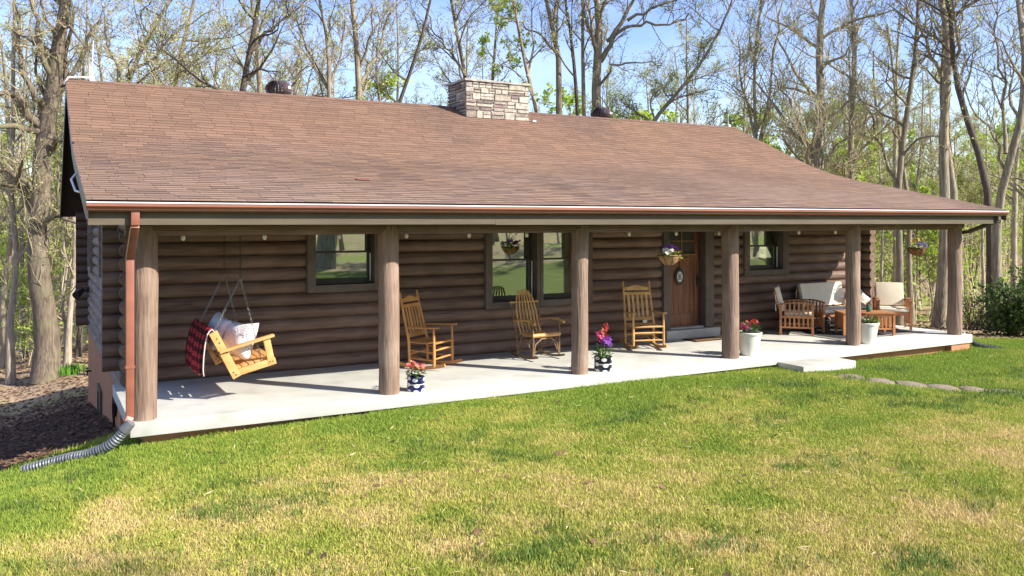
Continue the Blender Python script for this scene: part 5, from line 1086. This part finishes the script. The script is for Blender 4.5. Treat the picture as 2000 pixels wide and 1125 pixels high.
def zone(n, u0, u1, d0, d1, kinds, s0, s1, label, group):
    for i in range(n):
        d = math.sqrt(rw.uniform(d0 * d0, d1 * d1)); u = u0 + (u1 - u0) * (i + rw.random()) / n; p = spot(u, 433, d)
        if -1.5 < p[0] < 17 and p[1] < 13.5: continue
        where = next(w for q, w in PLACES if u < q); plant(rw.choice(kinds), p[0], p[1], rw.uniform(s0, s1), label + ('near, ' if d < 45 else 'far off, ') + where, group)
zone(40, -60, 660, 34, 75, (0, 2, 3, 0), .9, 1.25, 'bare grey woodland tree, ', 'bare trees behind the left roof')
zone(34, -40, 660, 32, 60, (1, 6, 6), .9, 1.2, 'woodland tree in pale spring leaf, ', 'leafing trees behind the left roof')
zone(24, 620, 1480, 42, 80, (0, 1, 3), .75, 1.1, 'bare budding tree behind the ridge, ', 'distant trees above the ridge')
zone(24, 620, 1500, 36, 60, (1, 6, 6), 1.0, 1.35, 'light green young tree behind the ridge, ', 'young trees above the ridge')
zone(34, 1440, 2060, 34, 85, (0, 2, 3, 3), .55, .9, 'slender bare tree in the right-hand woods, ', 'bare trees beyond the porch')
zone(58, 1440, 2060, 33, 75, (4, 6, 6, 5), .7, 1.25, 'lime green young tree in the right-hand woods, ', 'young trees beyond the porch')
zone(18, -40, 170, 30, 60, (4, 5, 3), .5, .9, 'thin young tree among big trunks, ', 'young trees left of the cabin')
zone(14, 1690, 2030, 29, 45, (3, 3, 0), .6, .9, 'thin pale trunk at the clearing edge, ', 'thin trunks at the porch end')
for i in range(20):      # across the lawn, mirrored in the window panes
    plant(rw.choice((0, 1, 2, 6, 4)), -2 + 4.0 * i + rw.uniform(-1.5, 1.5), rw.uniform(-44, -27), rw.uniform(.8, 1.2), 'tree at the far side of the lawn, mirrored in the cabin windows', 'trees mirrored in the windows')
for i in range(26):
    plant(rw.choice((6, 6, 4, 1)), 1 + 2.6 * i + rw.uniform(-1, 1), rw.uniform(-36, -25), rw.uniform(1.0, 1.4), 'leafy young tree at the far side of the lawn, mirrored in the cabin windows', 'young trees mirrored in the windows')
plant(2, 11.2, -25.5, 2.0, 'thick trunked tree mirrored in the small left window', None, .5)

# far brush: one tangle of thin stems and young leaves over the valley and hillside
g = np.random.default_rng(77); n = 2600; d = np.sqrt(g.uniform(30 ** 2, 95 ** 2, n)); u = g.uniform(-150, 2150, n)
bp_ = CAM + d[:, None] * (FW + RT * ((u - 1000) / 1660.43)[:, None]); ok = ~((bp_[:, 0] > -1.5) & (bp_[:, 0] < 17) & (bp_[:, 1] < 14)); bp_ = bp_[ok]; n = len(bp_)
bp_[:, 2] = H(bp_[:, 0], bp_[:, 1]) - .05; hh = g.uniform(1.2, 5.5, n) ** 1.0; st = []; lp_ = []
for i in range(n):
    q = wander(bp_[i], np.array([g.normal(0, .15), g.normal(0, .15), 1]), hh[i], 4, .09, .05, g); st.append((q, np.linspace(.022, .007, 5)))
    for k in range(3):
        j = g.integers(1, 4); st.append((wander(q[j], np.array([g.normal(), g.normal(), .7]), hh[i] * .35, 4, .12, .05, g), np.linspace(.011, .005, 5)))
    if g.random() < .75:
        m = int(22 + 15 * hh[i]); lp_.append(q[g.integers(1, 5, m)] + g.normal(0, .42, (m, 3)) * np.array([1, 1, .6]))
V, F = tubes(st, 3); lp_ = np.concatenate(lp_); lv, lf_ = leaf_quads(lp_, .12, g)
brush = np_obj('far_brush', np.concatenate([V, lv]), np.concatenate([F, lf_ + len(V)]), ['twig_pale', 'leaf_bright'], None, smooth=False, rnd=np.concatenate([np.zeros(len(F)), g.uniform(0, 1, len(lf_))]), midx=np.concatenate([np.zeros(len(F), int), np.ones(len(lf_), int)]))
tag(brush, 'tangle of thin stems and fresh green brush covering the wooded slope', 'brush', kind='stuff')

# evergreen shrub right of the porch, weeds and bulbs
def shrub(name, label, x, y, R_, Hh, n, seed, lm='leaf_bush', ls=.1):
    g = np.random.default_rng(seed); t = thing(name, label, 'shrub', (x, y, float(H(x, y)) - .03)); st = []; tips = []
    for i in range(26):
        a = g.uniform(0, 6.28); q = wander(np.array([g.normal(0, .15), g.normal(0, .15), 0]), np.array([math.cos(a) * .5, math.sin(a) * .5, 1]), Hh * g.uniform(.6, 1.05), 6, .14, .0, g); st.append((q, np.linspace(.018, .006, 7)))
        for k in range(7):
            j = g.integers(1, 6); b = wander(q[j], np.array([g.normal(), g.normal(), .4]), R_ * g.uniform(.3, .6), 6, .15, 0, g); st.append((b, np.linspace(.008, .003, 7))); tips += list(b[2:])
    V, F = tubes(st, 4); np_obj('stems', V, F, 'twig_dark', t); tips = np.array(tips); P = tips[g.integers(0, len(tips), n)] + g.normal(0, .07, (n, 3)); P[:, 2] = np.maximum(P[:, 2], .1)
    v, f = leaf_quads(P, ls, g); np_obj('foliage', v, f, lm, t, smooth=False, rnd=g.uniform(0, 1, n)); return t
c = spot(1985, 600, 22); shrub('evergreen_shrub', 'dark green leafy evergreen shrub right of the porch end', c[0], c[1], 1.15, 1.7, 4200, 31)
c = spot(1905, 600, 25); shrub('undergrowth_shrub', 'sparse twiggy undergrowth shrub just right of the last post', c[0], c[1], .8, 1.3, 500, 32, 'leaf_spring', .07)
c = spot(2060, 560, 25); shrub('evergreen_shrub', 'taller evergreen shrub cut off by the right picture edge', c[0], c[1], 1.5, 2.6, 5200, 33)
df = thing('daffodil_clump', 'bright green clump of bulb leaves at the foot of the trees left of the cabin', 'plant', (0, 0, 0)); c = spot(140, 745, 27.3); df.location = (c[0], c[1], float(H(c[0], c[1])))
mb = MB()
for i in range(150):
    a, q = random.uniform(0, 6.28), random.uniform(0, .42); x, y = q * math.cos(a) * 1.2, q * math.sin(a); h = random.uniform(.2, .36); l_ = (random.uniform(-.1, .1), random.uniform(-.1, .1)); mb.add([(x - .012, y, -.02), (x + .012, y, -.02), (x + .01 + l_[0] * .5, y + l_[1] * .5, h * .7), (x + l_[0], y + l_[1], h), (x - .01 + l_[0] * .5, y + l_[1] * .5, h * .7)], [(0, 1, 2, 3, 4)])
mb.build('leaves', 'daffodil', df, kind='stuff')

# ------------------------------------------------------------------ grass blades, dead leaves, straw
def clump(seed, nb, rad, hmin, hmax, wd):
    g = np.random.default_rng(seed); V = []; F = []; Rn = []
    for i in range(nb):
        a, q = g.uniform(0, 6.28), rad * math.sqrt(g.random()); x, y = q * math.cos(a), q * math.sin(a); h = g.uniform(hmin, hmax); az = g.uniform(0, 6.28); ln = h * g.uniform(.1, .9); dx, dy = math.cos(az), math.sin(az); b2 = g.uniform(0, 6.28); sx, sy = math.cos(b2) * wd / 2, math.sin(b2) * wd / 2; o = len(V)
        V += [(x - sx, y - sy, -.01), (x + sx, y + sy, -.01), (x + dx * ln * .4 + sx * .8, y + dy * ln * .4 + sy * .8, h * .6), (x + dx * ln * .4 - sx * .8, y + dy * ln * .4 - sy * .8, h * .6), (x + dx * ln, y + dy * ln, h), (x + dx * ln + sx * .2, y + dy * ln + sy * .2, h)]
        F += [(o, o + 1, o + 2, o + 3), (o + 3, o + 2, o + 5, o + 4)]; r = g.random(); Rn += [r, r]
    o = np_obj('grass_blades', V, F, 'grass', None, smooth=False, rnd=Rn); COL.objects.unlink(o); return o
gc = bpy.data.collections.new('grass_clumps')
for i in range(5): gc.objects.link(clump(200 + i, 64, .15, .012, (.03, .034, .037, .032, .05)[i], .0056))
def lawn_points(n, x0, x1, y0, y1, dens, seed):
    g = np.random.default_rng(seed); x = g.uniform(x0, x1, n); y = g.uniform(y0, y1, n); m = lawn_mask(x, y) > g.uniform(.25, .75, n)
    m &= ~((x > -.10) & (x < 15.22) & (y > -.175)); m &= ~((x > 9.84) & (x < 11.14) & (y > -.74) & (y < 0))
    for sx_, sy_, a, b in stones_: m &= np.hypot(x - sx_, y - sy_) > .37
    dx, dyy = x - CAM[0], y - CAM[1]; dep = dx * FW[0] + dyy * FW[1]; uu = (dx * RT[0] + dyy * RT[1]) / np.maximum(dep, .1) * 1660 + 1000
    m &= (dep > 4.2) & (uu > -250) & (uu < 2300); m &= g.random(n) < np.clip((13 / np.maximum(dep, 1)) ** 1.1, 0, 1)
    return np.stack([x[m], y[m], H(x[m], y[m])], 1)
MATS['grass_dark'] = mat('grass_dark', (.15, .235, .04), (.11, .18, .032), 6, rough=.7, world=True, trans=.2, rnd=.25)
LP = lawn_points(120000, -3.5, 25, -8.2, 3.6, 1, 5)
me = bpy.data.meshes.new('lawn_grass'); me.vertices.add(len(LP)); me.vertices.foreach_set('co', LP.astype(np.float32).ravel()); me.materials.append(MATS['grass'])
gr = bpy.data.objects.new('lawn_grass', me); COL.objects.link(gr); tag(gr, 'short lawn of green and straw-coloured grass in front of the porch', 'grass', kind='stuff')
ng = bpy.data.node_groups.new('scatter', 'GeometryNodeTree'); ng.interface.new_socket('Geometry', in_out='INPUT', socket_type='NodeSocketGeometry'); ng.interface.new_socket('Geometry', in_out='OUTPUT', socket_type='NodeSocketGeometry')
N_, L_ = ng.nodes, ng.links; gi = N_.new('NodeGroupInput'); go = N_.new('NodeGroupOutput'); iop = N_.new('GeometryNodeInstanceOnPoints'); ci = N_.new('GeometryNodeCollectionInfo'); ci.inputs[0].default_value = gc; ci.inputs['Separate Children'].default_value = True; ci.inputs['Reset Children'].default_value = True
iop.inputs['Pick Instance'].default_value = True; rv = N_.new('FunctionNodeRandomValue'); rv.data_type = 'FLOAT_VECTOR'; rv.inputs[0].default_value = (-.1, -.1, 0); rv.inputs[1].default_value = (.1, .1, 6.28)
rs = N_.new('FunctionNodeRandomValue'); rs.data_type = 'FLOAT'; rs.inputs[2].default_value = .75; rs.inputs[3].default_value = 1.35; rs.inputs['Seed'].default_value = 3
L_.new(gi.outputs[0], iop.inputs['Points']); L_.new(ci.outputs[0], iop.inputs['Instance']); L_.new(rv.outputs[0], iop.inputs['Rotation']); L_.new(rs.outputs[1], iop.inputs['Scale']); L_.new(iop.outputs[0], go.inputs[0])
md = gr.modifiers.new('scatter', 'NODES'); md.node_group = ng
tc_ = bpy.data.collections.new('grass_tufts')
for i in range(3):
    o = clump(300 + i, 34, .10, .04, .085, .006); o.data.materials.clear(); o.data.materials.append(MATS['grass_dark']); tc_.objects.link(o)
gt_ = np.random.default_rng(21); cl = np.stack([gt_.uniform(-1, 15, 60), gt_.uniform(-6.8, -.9, 60)], 1); tp = np.concatenate([c_ + gt_.normal(0, 1, (gt_.integers(6, 26), 2)) * np.array([.34, .2]) * gt_.uniform(.5, 1.3) for c_ in cl]); tp = tp[tp[:, 1] < -.35]
me = bpy.data.meshes.new('lawn_tufts'); me.vertices.add(len(tp)); me.vertices.foreach_set('co', np.column_stack([tp, H(tp[:, 0], tp[:, 1])]).astype(np.float32).ravel()); me.materials.append(MATS['grass_dark'])
gt = bpy.data.objects.new('lawn_tufts', me); COL.objects.link(gt); tag(gt, 'darker green longer tufts scattered through the lawn', 'grass', kind='stuff')
ng2 = ng.copy(); [q for q in ng2.nodes if q.type == 'COLLECTION_INFO'][0].inputs[0].default_value = tc_; gt.modifiers.new('scatter', 'NODES').node_group = ng2
g = np.random.default_rng(8)
def scatter_flat(name, label, n, fn, size, mname, asp, lift=.012):
    P = fn(n); n = len(P); a = g.uniform(0, 6.28, n); s = size * g.uniform(.5, 1.5, n); d = np.stack([np.cos(a), np.sin(a), g.normal(0, .25, n)], 1); e = np.stack([-np.sin(a), np.cos(a), g.normal(0, .35, n)], 1); P = P.copy(); P[:, 2] += lift * g.uniform(.5, 2.2, n)
    V = np.stack([P - d * s[:, None] * .5, P + e * s[:, None] * asp, P + d * s[:, None] * .5, P - e * s[:, None] * asp], 1).reshape(-1, 3)
    return tag(np_obj(name, V, np.arange(4 * n).reshape(-1, 4), mname, None, smooth=False, rnd=g.uniform(0, 1, n)), label, 'leaves', kind='stuff')
def in_bed(n): x = g.uniform(-4.5, -.05, n); y = g.uniform(1.2, 11.5, n); return np.stack([x, y, H(x, y)], 1)
def in_lawn(n): x = g.uniform(-2, 18, n); y = g.uniform(-7.5, -.8, n); return np.stack([x, y, H(x, y) + .025], 1)
def in_wood(n): x = g.uniform(-6, 1, n); y = g.uniform(11, 30, n); x2 = g.uniform(16.5, 34, n); y2 = g.uniform(-1, 16, n); x = np.concatenate([x, x2]); y = np.concatenate([y, y2]); m = lawn_mask(x, y) < .3; x, y = x[m], y[m]; return np.stack([x, y, H(x, y)], 1)
scatter_flat('mulch_leaves', 'dark dead leaves covering the shaded bed left of the cabin', 7000, in_bed, .07, 'dead_leaf', .3)
scatter_flat('lawn_straw', 'pale straw bits and twigs scattered over the lawn', 1800, in_lawn, .075, 'straw', .05)
scatter_flat('lawn_leaves', 'few brown dead leaves scattered over the lawn', 420, in_lawn, .055, 'dead_leaf', .33)
scatter_flat('litter_leaves', 'brown leaf litter on the woodland floor around the clearing', 9000, in_wood, .1, 'dead_leaf', .33)
